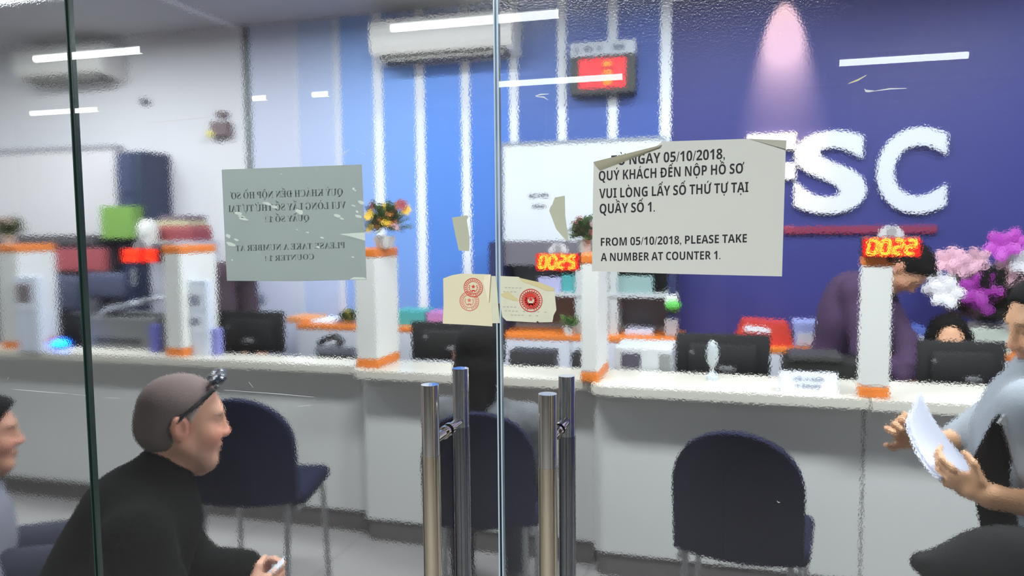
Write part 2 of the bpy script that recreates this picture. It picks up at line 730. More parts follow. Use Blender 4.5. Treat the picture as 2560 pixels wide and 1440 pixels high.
# blue panelled wall: each panel a flat colour, growing darker from the white end to the navy end
PAN = [(-3.225, -2.862, (196, 200, 222)), (-2.862, -2.55, (176, 190, 224)), (-2.55, -2.25, (134, 166, 224)),
       (-2.25, -1.95, (112, 152, 220)), (-1.95, -1.635, (80, 130, 212)), (-1.635, -1.312, (70, 120, 206)),
       (-1.312, -1.0, (62, 100, 178)), (-1.0, -0.684, (62, 94, 172)), (-0.684, -0.366, (58, 86, 166)),
       (-0.366, 3.2, (47, 51, 124))]
wb = MB()
pm = []
for i, (x0, x1, c) in enumerate(PAN):
    wb.mi = i
    wb.ext(x0, x1, WALL_Y, WALL_Y + 0.1, 0, CEIL)
    pm.append(m_('wall_panel_blue_%d' % i, c, 0.55, noise=0.02, scale=5))
structure('wall_back', wb, pm, 'panelled office wall fading from pale blue to navy')
stripe_m = m_('white_stripe', (226, 230, 240), 0.5)
stripe_f = m_('faint_stripe', (200, 206, 222), 0.5)
for i, (x, wd) in enumerate([(-2.862, .03), (-2.55, .05), (-2.25, .065), (-1.95, .064), (-1.635, .058), (-1.312, .055),
                             (-1.0, .055), (-0.684, .058), (-0.366, .064)]):
    structure('trim_%d' % (i + 3), MB().ext(x - wd / 2, x + wd / 2, WALL_Y - 0.006, WALL_Y, 0, CEIL),
              stripe_f if i < 2 else stripe_m, 'narrow white vertical strip on the blue panelled wall')

# office lamps and lobby tubes (fixtures; their light is set at the top of the script)
alu = m_('white_metal', (222, 222, 224), 0.4)
diff = m_('lamp_diffuser', (240, 240, 240), 0.5, emit=(245, 250, 255), power=3.0)
for i, (x, y) in enumerate(OFFICE):
    t = thing('ceiling_light', (x, y, CEIL), 'flat white office ceiling lamp above the counters', 'lamp', 'flat office ceiling lamps')
    MB().ext(x - .6, x + .6, y - .16, y + .16, CEIL - .06, CEIL, .006).build('housing', alu, t)
    MB().ext(x - .57, x + .57, y - .135, y + .135, CEIL - .066, CEIL - .06).build('diffuser', diff, t)
tube_m = m_('lit_tube', (255, 255, 255), 0.4, emit=(248, 255, 252), power=26.0)
for i, (x0, x1, y) in enumerate(LOBBY_TUBES):
    t = thing('tube_light', ((x0 + x1) / 2, y, CEIL), 'white fluorescent tube lamp under the lobby ceiling', 'lamp', 'lobby tube lamps')
    MB().ext(x0 - .03, x1 + .03, y - .03, y + .03, CEIL - .035, CEIL).build('batten', alu, t)
    MB().cyl((x0, y, CEIL - .062), (x1, y, CEIL - .062), .027, n=14).build('tube', tube_m, t, True)
    for s in (x0 - .015, x1 + .015):
        MB().ext(s - .012, s + .012, y - .022, y + .022, CEIL - .085, CEIL - .035).build('socket', alu, t)
t = thing('downlight', (.30, 4.625, CEIL), 'small round spotlight in the ceiling by the navy wall', 'lamp')
MB().lathe((.30, 4.625, CEIL - .02), [(.05, 0), (.06, .004), (.06, .02)]).build('rim', alu, t)

# ================================================================== GLASS FRONT
SEAM, GAP, END = -1.2765, -0.3811, 0.62
edge_dark = m_('green_glass_edge', (36, 62, 54), 0.25, spec=0.6)
edge_pale = m_('pale_glass_edge', (176, 196, 206), 0.2, spec=0.6)
seal_m = m_('black_rubber_seal', (14, 14, 18), 0.6)
g_left, g_right, g_side = glass_mat('door_glass_filmed', .004), glass_mat('door_glass_filmed_clear', .003), glass_mat('side_glass_filmed', .004)
d1 = structure('door_1', MB().ext(SEAM + .005, GAP - .004, GY0, GY1, .01, CEIL - .01), g_left, 'frameless glass door leaf with pebbled film')
d2 = structure('door_2', MB().ext(GAP + .004, END, GY0, GY1, .01, CEIL - .01), g_right, 'frameless glass door leaf with the large printed notice')
w1 = structure('window_1', MB().ext(-4.2, SEAM - .005, GY0, GY1, .01, CEIL - .01), g_side, 'fixed side pane of the glass front')
w2 = structure('window_2', MB().ext(END + .008, 3.2, GY0, GY1, .01, CEIL - .01), g_side)
for o, x, m in ((w1, SEAM - .0042, edge_dark), (d1, SEAM + .0042, edge_dark), (d1, GAP - .0032, edge_pale), (d2, GAP + .0032, edge_pale)):
    k = MB().ext(x - .0012, x + .0012, GY0 - .0004, GY1 + .0004, .01, CEIL - .01).build('glass_edge', m, o)
MB().ext(SEAM - .003, SEAM + .003, GY0 + .003, GY1 - .002, .01, CEIL - .01).build('seal_strip', seal_m, w1)
a = at(1248, 760, Y=GY0).z
MB().ext(GAP - .002, GAP + .002, GY0 + .003, GY1 - .002, .01, a).build('seal_strip', seal_m, d2)

steel = m_('brushed_steel', (222, 218, 210), 0.09, metal=1.0)
steel_in = m_('polished_steel', (196, 196, 198), 0.09, metal=1.0)
wrap_m = m_('film_wrapped_steel', (222, 210, 186), 0.1, metal=1.0)


def pull_handle(parent, px_out, px_in, ytop_out, ytop_in, px_so, ywrap):
    yo, yi = GY0 - .072, GY1 + .072
    xo, xi = at(px_out, 1150, Y=yo).x, at(px_in, 1150, Y=yi).x
    x = (xo + xi) / 2
    zt = (at(px_out, ytop_out, Y=yo).z + at(px_in, ytop_in, Y=yi).z) / 2
    zw = at(px_out, ywrap, Y=yo).z
    zs = at(px_so, 1080, Y=GY0).z
    R = .0152
    h = MB().cyl((x, yo, .45), (x, yo, zt), R, n=40)
    b = h.build('pull_handle', steel, parent, True)
    b['label'] = 'round stainless steel pull handle'
    MB().cyl((x, yi, .45), (x, yi, zt), R, n=40).build('inner_bar', steel_in, b, True)
    MB().cyl((x, yo, .46), (x, yo, zw), R + .0006, n=40).build('protective_wrap', wrap_m, b, True)
    MB().cyl((x, yi, .46), (x, yi, zw + .01), R + .0006, n=40).build('inner_protective_wrap', m_('dull_steel', (136, 136, 142), .16, metal=1.0), b, True)
    for z in (zs, .62):
        s = MB()
        s.cyl((x, yo + .012, z), (x, GY0 - .0005, z), .0085, n=24)
        s.cyl((x, GY1 + .0005, z), (x, yi - .012, z), .0085, n=24)
        s.cyl((x, GY0 - .010, z), (x, GY0 - .0005, z), .0115, n=24)
        s.cyl((x, GY1 + .0005, z), (x, GY1 + .010, z), .0115, n=24)
        s.build('standoff', steel, b, True)


pull_handle(d1, 1081, 1152, 955, 926, 1130, 1137)
pull_handle(d2, 1372, 1416, 979, 944, 1408, 1166)

# ------------------------------------------------------------------ papers on the glass
PF = GY0 - .0012                       # paper stuck on the street face
PB = GY1 + .0012                       # paper stuck on the office face


def px_poly(pts, y):
    return [at(px, py, Y=y) for px, py in pts]


def sheet(mb, pts, y, th=.0003, lift=None):
    mb.prism(px_poly(pts, y), (0, -th, 0))


white_paper = paper_mat('white_notice_paper', (206, 207, 198), 0.1, .015)
fold_paper = paper_mat('folded_paper_back', (158, 154, 132), 0.1, .08)
fold_grey = paper_mat('lifted_corner_paper', (182, 180, 166), 0.1, .05)
ink = m_('black_ink', (18, 18, 20), 0.7)
p = at(1720, 520, Y=PF)
nt_ = thing('notice', (p.x, PF, p.z), 'white landscape notice in bold black capitals dated 05/10/2018 with a folded corner', 'notice')
s_ = MB()
sheet(s_, [(1484, 406), (1640, 367), (1655, 354), (1870, 347), (1965, 352), (1960, 520), (1955, 691), (1700, 685), (1480, 678), (1482, 520)], PF)
s_.build('sheet', white_paper, nt_)
f_ = MB()
a0, a1, b0, b1 = at(1483, 405, Y=PF), at(1655, 362, Y=PF), at(1500, 427, Y=PF), at(1646, 372, Y=PF)
f_.grid(lambda u, v: (a0.lerp(a1, u)).lerp(b0.lerp(b1, u), v) + Vector((0, -.0035 * math.sin(math.pi * min(1, v * 1.02)) * (.5 + .5 * u) - .0006, 0)), 16, 8)
f_.build('folded_corner', fold_paper, nt_, True)
f_ = MB()
f_.prism([at(1872, 347, Y=PF - .0006), at(1966, 351, Y=PF - .0035), at(1965, 373, Y=PF - .003), at(1905, 357, Y=PF - .0008)], (0, -.0003, 0))
f_.build('lifted_corner', fold_grey, nt_)
LINES = [("TỪ NGÀY 05/10/2018,", (1528, 414), (1812, 397), 25), ("QUÝ KHÁCH ĐẾN NỘP HỒ SƠ", (1497, 452), (1860, 433), 24),
         ("VUI LÒNG LẤY SỐ THỨ TỰ TẠI", (1498, 496), (1871, 480), 24), ("QUẦY SỐ 1.", (1499, 534), (1637, 529), 24),
         ("FROM 05/10/2018, PLEASE TAKE", (1502, 615), (1867, 606), 20), ("A NUMBER AT COUNTER 1.", (1502, 653), (1801, 648), 20)]
for s, pa, pb, cap in LINES:
    A, B = at(*pa, Y=PF - .0005), at(*pb, Y=PF - .0005)
    cz = at(pa[0], pa[1] - cap, Y=PF - .0005).z - A.z
    lettering('lettering', s, A, B, cz, ink, nt_)

# grey-green sheet seen from its back
grey_paper = paper_mat('grey_green_paper', (222, 227, 224), 0.48, .03, 9)
faint = m_('show_through_ink', (172, 184, 180), 0.9)
glue_m = paper_mat('pale_glue_mark', (206, 216, 206), 0.1, .02)
p = at(735, 560, Y=PB)
gp = thing('notice', (p.x, PB, p.z), 'grey-green sheet taped behind the door glass with mirrored faint writing', 'notice')
s_ = MB()
s_.prism(px_poly([(555, 424), (700, 419), (905, 411), (911, 560), (917, 699), (740, 703), (568, 702), (561, 560)], PB), (0, .0003, 0))
s_.build('sheet', grey_paper, gp)
yb = PB - .0005
for s, pa, pb, cap in [("QUÝ KHÁCH ĐẾN NỘP HỒ SƠ", (577, 498), (858, 488), 17), ("VUI LÒNG LẤY SỐ THỨ TỰ TẠI", (572, 530), (866, 521), 17),
                       ("QUẦY SỐ 1 !", (664, 556), (774, 552), 15), ("PLEASE TAKE A NUMBER AT", (590, 628), (864, 620), 15),
                       ("COUNTER 1 !", (664, 653), (786, 648), 14)]:
    A, B = at(*pa, Y=yb), at(*pb, Y=yb)
    cz = at(pa[0], pa[1] - cap, Y=yb).z - A.z
    lettering('mirrored_lettering', s, A, B, cz, faint, gp, 'serif', mirror=True, y=yb)
rg = random.Random(3)
for cx, cy, rx, ry in [(668, 509, 14, 4), (686, 517, 9, 4), (748, 529, 10, 7), (843, 539, 9, 4), (855, 547, 5, 3), (596, 534, 10, 4), (604, 541, 9, 3),
                       (610, 547, 13, 4), (570, 590, 7, 5), (590, 599, 7, 3), (578, 611, 13, 5), (903, 506, 8, 5), (893, 529, 5, 3), (896, 541, 9, 4),
                       (884, 514, 7, 2), (769, 581, 5, 2), (743, 574, 4, 2), (805, 594, 6, 2), (884, 472, 3, 4), (888, 476, 3, 3),
                       (795, 618, 5, 3), (703, 435, 2, 2), (792, 424, 3, 1), (580, 650, 3, 2), (644, 632, 4, 1), (734, 631, 3, 1), (882, 643, 4, 2)]:
    pts = []
    for i in range(9):
        q = 2 * math.pi * i / 9
        r = rg.uniform(.7, 1.15)
        pts.append(at(cx + rx * r * math.cos(q), cy + ry * r * math.sin(q) + rx * .25 * math.cos(q), Y=GY0 - .0006))
    MB_ = MB()
    MB_.prism(pts, (0, .0002, 0))
    MB_.build('glue_mark', glue_m, d1)
for q in ([(848, 585), (912, 581), (913, 602), (880, 592)], [(873, 699), (884, 693), (909, 693), (917, 698)]):
    MB().prism(px_poly(q, GY0 - .0006), (0, .0002, 0)).build('glue_mark', glue_m, d1)

# torn seals and paper scraps
cream = paper_mat('cream_seal_paper', (224, 216, 184), 0.1, .05)
cream_w = paper_mat('worn_cream_seal_paper', (216, 214, 190), 0.1, .10, 40)
scrap_m = paper_mat('grey_cream_scrap', (186, 188, 166), 0.12, .06)
red_ink = m_('red_stamp_ink', (200, 48, 36), 0.7, noise=.12, scale=300)
red_pale = m_('pale_red_stamp_ink', (212, 112, 92), 0.7, noise=.15, scale=300)


def stamp(parent, cx, cy, rpx, y, m, heavy=False):
    c = at(cx, cy, Y=y)
    R = abs(at(cx + rpx, cy, Y=y).x - c.x)
    Rz = abs(at(cx, cy + rpx, Y=y).z - c.z)
    k = MB()

    def ring(r0, r1, n=48):
        v, f = [], []
        for i in range(n):
            q = 2 * math.pi * i / n
            for r in (r0, r1):
                v.append((c.x + R * r * math.cos(q), y, c.z + Rz * r * math.sin(q)))
        for i in range(n):
            a, b = 2 * i, 2 * ((i + 1) % n)
            f.append((a, a + 1, b + 1, b))
        k._add(v, f)
    ring(.93, 1.0)
    ring(.62, .67)
    if heavy:
        ring(.28, .60)
        ring(.70, .76)
    # ring of small marks between the circles
    n = 26
    for i in range(n):
        q = 2 * math.pi * i / n
        if i in (19, 20):
            continue
        v = []
        for dr, dq in ((.72, -.07), (.87, -.05), (.87, .05), (.72, .04)):
            v.append((c.x + R * dr * math.cos(q + dq), y, c.z + Rz * dr * math.sin(q + dq)))
        k._add(v, [(0, 1, 2, 3)])
    st = [(c.x + R * (.24 if i % 2 == 0 else .10) * math.sin(math.pi * i / 5), y, c.z + Rz * ((.24 if i % 2 == 0 else .10) * math.cos(math.pi * i / 5) + .1)) for i in range(10)]
    k._add(st, [tuple(range(10))])
    for sgn in (-1, 1):                       # two curved sheaves around the star
        for i in range(5):
            q = -math.pi / 2 + sgn * (.35 + .42 * i)
            v = [(c.x + R * (.42 + dx) * math.cos(q + dq), y, c.z + Rz * (.42 + dx) * math.sin(q + dq)) for dx, dq in ((-.07, 0), (0, .16), (.10, .05), (0, -.16))]
            k._add(v, [(0, 1, 2, 3)])
    k._add([(c.x - R * .2, y, c.z - Rz * .36), (c.x + R * .2, y, c.z - Rz * .36), (c.x + R * .14, y, c.z - Rz * .24), (c.x - R * .14, y, c.z - Rz * .24)], [(0, 1, 2, 3)])
    k.build('stamp', m, parent)


p = at(1168, 750, Y=PF)
ls = thing('paper_seal', (p.x, PF, p.z), 'cream paper seal with two overlapping round red stamps beside the door gap', 'seal')
s_ = MB()
sheet(s_, [(1108, 696), (1130, 688), (1152, 684), (1227, 686), (1230, 745), (1231, 816), (1170, 812), (1107, 809), (1109, 760)], PF - .0004)
s_.build('sheet', cream, ls)
s_ = MB()
sheet(s_, [(1222, 690), (1239, 690), (1241, 705), (1243, 720), (1245, 752), (1250, 808), (1231, 808), (1226, 760)], PF)
s_.build('torn_strip', cream_w, ls)
s_ = MB()
s_.prism([at(1208, 705, Y=PF - .0008), at(1212, 690, Y=PF - .001), at(1227, 687, Y=PF - .004), at(1222, 757, Y=PF - .004)], (0, -.0003, 0))
s_.build('peeling_edge', paper_mat('peel_paper', (238, 228, 200), .1), ls)
stamp(ls, 1183, 719, 24, PF - .0014, red_ink)
stamp(ls, 1173, 753, 24.5, PF - .0013, red_pale)
p = at(1320, 750, Y=PF)
rs = thing('paper_seal', (p.x, PF, p.z), 'worn cream paper seal with one solid round red stamp', 'seal')
s_ = MB()
sheet(s_, [(1251, 690), (1296, 692), (1305, 698), (1350, 706), (1387, 722), (1388, 745), (1391, 775), (1384, 788), (1381, 805), (1348, 806), (1344, 802), (1340, 806),
           (1266, 802), (1256, 792), (1252, 770)], PF)
s_.build('sheet', cream_w, rs)
s_ = MB()
sheet(s_, [(1296, 694), (1350, 706), (1387, 721), (1384, 727), (1366, 727), (1345, 718), (1306, 704)], PF - .0005)
sheet(s_, [(1251, 735), (1272, 728), (1284, 740), (1302, 752), (1284, 752), (1256, 742)], PF - .0005)
s_.build('torn_layer', paper_mat('yellowed_paper', (212, 200, 152), .1, .06), rs)
for y0, x0, x1 in [(718, 1262, 1330), (728, 1258, 1296), (766, 1258, 1300), (776, 1262, 1372), (786, 1268, 1350)]:
    s_ = MB()
    for k in range(int((x1 - x0) / 9)):
        if rg.random() < .65:
            xx = x0 + k * 9
            s_.prism(px_poly([(xx, y0 + k * .3), (xx + 6, y0 + k * .3), (xx + 5, y0 + 2 + k * .3), (xx, y0 + 2 + k * .3)], PF - .0006), (0, -.0001, 0))
    s_.build('faded_text', m_('faded_grey_ink', (170, 172, 158), .9), rs)
stamp(rs, 1327, 751, 29, PF - .0010, red_ink, True)
s_ = MB()
sheet(s_, [(1130, 544), (1150, 541), (1166, 538), (1172, 541), (1167, 550), (1174, 595), (1173, 628), (1147, 626), (1139, 590)], PF)
p = at(1152, 583, Y=PF)
tag(s_.build('paper_scrap', scrap_m, origin=(p.x, PF, p.z)), 'small torn grey-cream scrap on the blue side of the door gap', 'scrap')
s_ = MB()
sheet(s_, [(1387, 494), (1412, 489), (1413, 540), (1420, 588), (1421, 606), (1405, 590), (1390, 572), (1380, 545), (1373, 527), (1377, 515), (1380, 513)], PF)
p = at(1398, 545, Y=PF)
tag(s_.build('paper_scrap', scrap_m, origin=(p.x, PF, p.z)), 'curved torn grey scrap over the whiteboard beside the large notice', 'scrap')

# scuffs and pale marks on the street face of the glass
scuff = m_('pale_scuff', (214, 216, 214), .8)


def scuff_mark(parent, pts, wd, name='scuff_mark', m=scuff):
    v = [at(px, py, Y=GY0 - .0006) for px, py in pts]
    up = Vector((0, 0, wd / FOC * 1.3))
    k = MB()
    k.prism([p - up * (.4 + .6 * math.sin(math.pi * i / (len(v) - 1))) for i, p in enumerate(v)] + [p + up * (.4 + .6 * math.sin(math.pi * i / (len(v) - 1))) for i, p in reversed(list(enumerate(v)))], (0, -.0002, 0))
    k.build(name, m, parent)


scuff_mark(d2, [(1338, 240), (1352, 236), (1372, 235)], 1.6, 'pale_mark')
scuff_mark(d2, [(1340, 241), (1360, 243), (1370, 250)], 1.6, 'pale_mark')
scuff_mark(d2, [(2121, 209), (2145, 200), (2166, 188)], 2.0, 'pale_mark', m_('yellowish_mark', (206, 204, 160), .8))
scuff_mark(d2, [(2161, 222), (2164, 227), (2172, 228), (2184, 227)], 2.6, 'pale_mark')
scuff_mark(d2, [(2184, 228), (2225, 222), (2266, 221)], 1.5)
scuff_mark(d2, [(1942, 1252), (1946, 1256), (1950, 1256)], 1.2)
for pts, wd in (([(834, 377), (846, 391)], 1.6), ([(846, 391), (862, 382), (874, 372)], .9), ([(890, 374), (914, 386)], .6), ([(388, 305), (440, 301), (540, 291)], 1.0),
                ([(268, 994), (300, 996)], .9), ([(560, 975), (700, 985), (786, 993)], .7), ([(745, 1016), (775, 1013)], .9), ([(398, 340), (402, 440), (404, 500)], 1.0),
                ([(622, 955), (632, 968)], 1.4), ([(560, 1012), (566, 1026)], .8)):
    if len(pts) == 3 and pts[0][0] == 398:
        continue
    scuff_mark(d1, pts, wd)
for pts, wd in (([(32, 973), (100, 979), (168, 984)], .8), ([(178, 985), (215, 989)], .8), ([(22, 943), (18, 948)], 1.2)):
    scuff_mark(w1, pts, wd)

# ================================================================== COUNTERS
lam = m_('white_counter_laminate', (206, 206, 204), 0.45, noise=.02, scale=4)
top_m = m_('cream_countertop', (212, 208, 196), 0.3, noise=.03, scale=30)
plinth_m = m_('grey_brown_plinth', (92, 86, 86), 0.6, noise=.15, scale=30)
orange = m_('orange_laminate', (222, 122, 44), 0.45, noise=.04, scale=12)
white_pl = m_('white_panel', (222, 222, 218), 0.5, noise=.02, scale=6)
CT = 0.90


def round_rect(x0, x1, y0, y1, rl, rr, n=8):
    """plan outline with rounded front corners (front = low y)"""
    p = []
    if rl:
        p += [(x0 + rl - rl * math.cos(q), y0 + rl - rl * math.sin(q)) for q in [i * math.pi / 2 / n for i in range(n + 1)]]
    else:
        p += [(x0, y0)]
    if rr:
        p += [(x1 - rr + rr * math.sin(q), y0 + rr - rr * math.cos(q)) for q in [i * math.pi / 2 / n for i in range(n + 1)]]
    else:
        p += [(x1, y0)]
    return p + [(x1, y1), (x0, y1)]


def counter(x0, x1, yp, yl, rl, rr, label):
    t = thing('service_counter', ((x0 + x1) / 2, yp, 0), label, 'counter', 'white service counters')
    MB().prism([(x, y, .115) for x, y in round_rect(x0, x1, yp, 3.56, rl, rr)], (0, 0, CT - .04 - .115)).build('front_panel', lam, t, True)
    MB().prism([(x, y, CT - .04) for x, y in round_rect(x0, x1, yl, 3.60, rl + .04 if rl else 0, rr + .04 if rr else 0)], (0, 0, .04)).build('countertop', top_m, t, True)
    MB().prism([(x, y, 0) for x, y in round_rect(x0 + .01, x1 - .002, yp + .012, 3.55, rl, rr)], (0, 0, .115)).build('plinth', plinth_m, t, True)


counter(-6.2, -1.765, 3.50, 3.40, 0, 0.02, 'longest white service counter, set back behind the man in black')
counter(-1.76, -0.578, 3.42, 3.30, 0.03, 0, 'white service counter with the dark haired seated visitor before it')
counter(-0.572, 0.545, 3.32, 3.20, 0.06, 0, 'white service counter with rounded corner behind the empty navy chair')
counter(0.55, 2.6, 3.31, 3.18, 0, 0, 'white service counter behind the woman reading papers')
desk_m = m_('desk_top_grey', (170, 168, 164), 0.5)
for x0, x1, lb in ((-6.2, -1.77, 'grey staff desk behind the longest counter'), (-1.76, 0.545, 'grey staff desk behind the two middle counters'),
                   (.55, 2.6, 'grey staff desk behind the counter by the woman reading papers')):
    t = thing('staff_desk', ((x0 + x1) / 2, 3.8, 0), lb, 'desk', 'staff desks')
    MB().ext(x0, x1, 3.61, 3.92, .71, .74).build('desk_top', desk_m, t)
    for x in (x0 + .03, x1 - .03):
        MB().ext(x - .015, x + .015, 3.63, 3.9, 0, .71).build('side_panel', desk_m, t)


def divider(px, py_top, yf, wd, dp, label, xoff=0.0):
    a = at(px, py_top, Y=yf)
    x0, zt = a.x, a.z
    t = thing('counter_divider', (x0 + wd / 2, yf + dp / 2, CT), label, 'divider', 'white and orange counter dividers')
    MB().ext(x0, x0 + wd, yf, yf + dp, CT + .045, zt - .045, .006).build('panel', white_pl, t)
    MB().ext(x0 - .002, x0 + wd + .002, yf - .002, yf + dp + .002, zt - .045, zt, .008).build('cap', orange, t)
    MB().ext(x0 - .002, x0 + wd + .002, yf - .002, yf + dp + .002, CT, CT + .045, .008).build('foot_band', orange, t)
    return x0, zt


D1 = divider(-12, 612, 3.44, .16, .26, 'white divider with orange cap at the far end of the longest counter')
D2 = divider(404, 614, 3.44, .115, .30, 'white divider with orange cap between the unclear red display and the stacked folders')
D3 = divider(884, 621, 3.36, .115, .26, 'white divider with orange cap under the yellow flower pot')
D4 = divider(1452, 634, 3.27, .075, .30, 'white divider with orange foot carrying the 0025 display')
D5 = divider(2160, 637, 3.22, .105, .08, 'white divider with orange cap carrying the 0022 display')

# ------------------------------------------------------------------ queue displays
black_pl = m_('black_plastic', (20, 20, 22), 0.45)
black_mon = m_('black_monitor_plastic', (14, 14, 15), 0.7, noise=.2, scale=10)
red_screen = m_('red_bloom_screen', (120, 8, 4), 0.5, emit=(255, 14, 4), power=1.0)  # red bloom of the digits, put into the screen as glow
digit_m = m_('lit_orange_digit', (255, 160, 40), 0.5, emit=(255, 176, 50), power=1.6)
dome_m = m_('grey_white_plastic', (206, 204, 206), 0.5)
SEG = {'0': 'abcdef', '1': 'bc', '2': 'abged', '5': 'afgcd', '8': 'abcdefg', '3': 'abgcd'}


def queue_display(px0, py0, px1, py1, y, txt, label, mark=True, dm=None):
    a, b = at(px0, py0, Y=y), at(px1, py1, Y=y)
    x0, x1, z1, z0 = a.x, b.x, a.z, b.z
    z1 = (at(px0, py0, Y=y).z + at(px1, py0, Y=y).z) / 2
    z0 = (at(px0, py1, Y=y).z + at(px1, py1, Y=y).z) / 2
    t = thing('queue_display', ((x0 + x1) / 2, y, z0), label, 'display', 'red queue number displays')
    MB().ext(x0, x1, y, y + .05, z0, z1, .006).build('casing', black_pl, t)
    MB().ext(x0 + .004, x1 - .004, y - .003, y, z0 + .004, z1 - .004, .004).build('screen', red_screen, t)
    W, Hh = (x1 - x0), (z1 - z0)
    n = len(txt)
    dw = W * .86 / n
    for i, ch in enumerate(txt):
        cx = x0 + W * .07 + dw * (i + .5)
        cz = (z0 + z1) / 2
        hw, hh, th = dw * .32, Hh * .33, Hh * .055
        mb = MB()
        sh = lambda z: (z - cz) * .12
        for s in SEG[ch]:
            q = {'a': (0, hh, 1), 'g': (0, 0, 1), 'd': (0, -hh, 1), 'b': (hw, hh / 2, 0), 'c': (hw, -hh / 2, 0), 'e': (-hw, -hh / 2, 0), 'f': (-hw, hh / 2, 0)}[s]
            if q[2]:
                c4 = [(-hw * .8, -th), (hw * .8, -th), (hw * .95, 0), (hw * .8, th), (-hw * .8, th), (-hw * .95, 0)]
            else:
                c4 = [(-th, -hh * .42), (0, -hh * .49), (th, -hh * .42), (th, hh * .42), (0, hh * .49), (-th, hh * .42)]
            pts = [(cx + q[0] + u + sh(cz + q[1] + v), y - .0045, cz + q[1] + v) for u, v in c4]
            mb.prism(pts, (0, .0015, 0))
        mb.build('digit', dm or digit_m, t)
    r = min(.05, W * .22)
    cx = (x0 + x1) / 2
    if mark:
        v = [(cx + r * math.cos(q), y + .012, z1 + r * .95 * math.sin(q)) for q in [math.pi * i / 16 for i in range(17)]]
        MB().prism(v, (0, .012, 0)).build('round_plate', dome_m, t)
        v = [(cx + r * .4 * math.cos(q), y + .010, z1 + r * (.45 + .42 * math.sin(q))) for q in [2 * math.pi * i / 14 for i in range(14)]]
        MB().prism(v, (0, .002, 0)).build('grey_mark', m_('grey_mark', (150, 148, 152), .7), t)
    MB().cyl((cx, y + .03, z0 - .0), (cx, y + .03, z0 - .02), .012).build('bracket', black_pl, t)
    return t


queue_display(304, 620, 397, 657, 3.42, '0010', 'blurred glowing red number display nearest the white wall, digits unclear', dm=m_('lit_red_digit', (255, 90, 40), 0.5, emit=(255, 70, 30), power=1.5))
queue_display(1339, 632, 1449, 677, 3.29, '0025', 'glowing red number display reading 0025')
queue_display(2156, 592, 2303, 643, 3.195, '0022', 'glowing red number display reading 0022')

# ------------------------------------------------------------------ monitors seen from behind
logo_m = m_('grey_logo', (120, 120, 122), .4)


def monitor(px0, py0, px1, py1, y, label, tilt=0.0, logo=(.55, .3), dark=black_mon):
    a, b = at(px0, py0, Y=y), at(px1, py1, Y=y)
    x0, x1, z1, z0 = a.x, b.x, a.z, max(b.z, .79)
    cx, cz, W, Hh = (x0 + x1) / 2, (z0 + z1) / 2, x1 - x0, z1 - z0
    Mx = Matrix.Translation((cx, y, cz)) @ Matrix.Rotation(tilt, 4, 'Z')
    t = thing('monitor', (cx, y, .74), label, 'monitor', 'black computer monitors on the staff desks')
    k = MB(Mx)
    k.box((0, .012, 0), (W, .024, Hh), None, .006)
    k.box((0, -.012, -.01), (W * .72, .035, Hh * .68), None, .012)
    k.build('housing', dark, t, True)
    k = MB(Mx)
    k.box((0, .0255, .004), (W - .02, .003, Hh - .03))
    k.build('screen', m_('screen_glass', (90, 110, 140), .2, emit=(150, 180, 220), power=.25), t)
    k = MB(Mx)
    k.ell((W * (logo[0] - .5), -.030, Hh * (logo[1] - .5)), (W * .10, .003, Hh * .055))
    k.build('logo', logo_m, t, True)
    k = MB(Mx)
    k.ell((-W * .32, -.02, Hh * .12), (W * .035, .012, Hh * .05))
    k.build('sticker', logo_m, t, True)
    k = MB()
    k.ext(cx - .025, cx + .025, y - .012, y + .012, .748, z0 + .04, .004)
    k.build('stand', black_pl, t)
    MB().lathe((cx, y + .01, .74), [(.08, .002), (.08, .009), (.03, .016)]).build('foot', black_pl, t, True)
    return t


monitor(40, 781, 208, 878, 3.76, 'black monitor back with a bright blue light below it at the far end')
monitor(548, 776, 710, 884, 3.76, 'black monitor back with pale oval logo behind the man in black', logo=(.5, .3))
monitor(1027, 803, 1262, 908, 3.76, 'wide black monitor back partly behind the dark haired seated visitor', logo=(.5, .35))
monitor(1690, 832, 1925, 960, 3.74, 'large black monitor back with a small white lamp in front')
monitor(2296, 850, 2512, 985, 3.72, 'black monitor back hiding the face of the seated clerk', logo=(.62, .28))
# dark office machines between
t = thing('document_tray', (.32, 3.66, .74), 'low black tray of papers between big monitor and the purple clerk', 'tray')
a, b = at(1960, 880, Y=3.66), at(2150, 960, Y=3.66)
MB().ext(a.x, b.x, 3.62, 3.84, .74, a.z - .03, .008).build('body', black_mon, t)
MB().ext(a.x + .02, b.x - .08, 3.60, 3.80, a.z - .03, a.z, .01).build('lid', m_('dark_grey_plastic', (52, 52, 54), .5), t)
a = at(150, 860, Y=3.52)
t = thing('indicator_light', (a.x, 3.52, CT), 'small bright blue glowing light on the counter edge', 'light')
MB().lathe((a.x, 3.52, CT), [(.045, 0), (.045, .012), (.03, .018)]).build('base', black_pl, t, True)
MB().ell((a.x, 3.52, CT + .03), (.055, .04, .028)).build('glowing_dome', m_('blue_glow', (20, 60, 240), .3, emit=(10, 110, 255), power=9.0), t, True)
a = at(1781, 955, Y=3.46)
t = thing('desk_lamp', (a.x, 3.46, CT), 'small white lamp with a glowing oval head on the counter', 'lamp')
b = at(1781, 885, Y=3.46)
MB().ell((b.x, 3.46, b.z), (.026, .02, .062)).build('oval_head', m_('pale_clear_plastic', (186, 192, 196), .25, noise=.2, scale=60), t, True)
MB().cyl((a.x, 3.46, CT + .02), (a.x, 3.46, b.z - .05), .006).build('stem', white_pl, t, True)
MB().ell((a.x, 3.46, CT + .012), (.026, .026, .022)).build('ball_foot', m_('pale_blue_white', (205, 216, 230), .3), t, True)
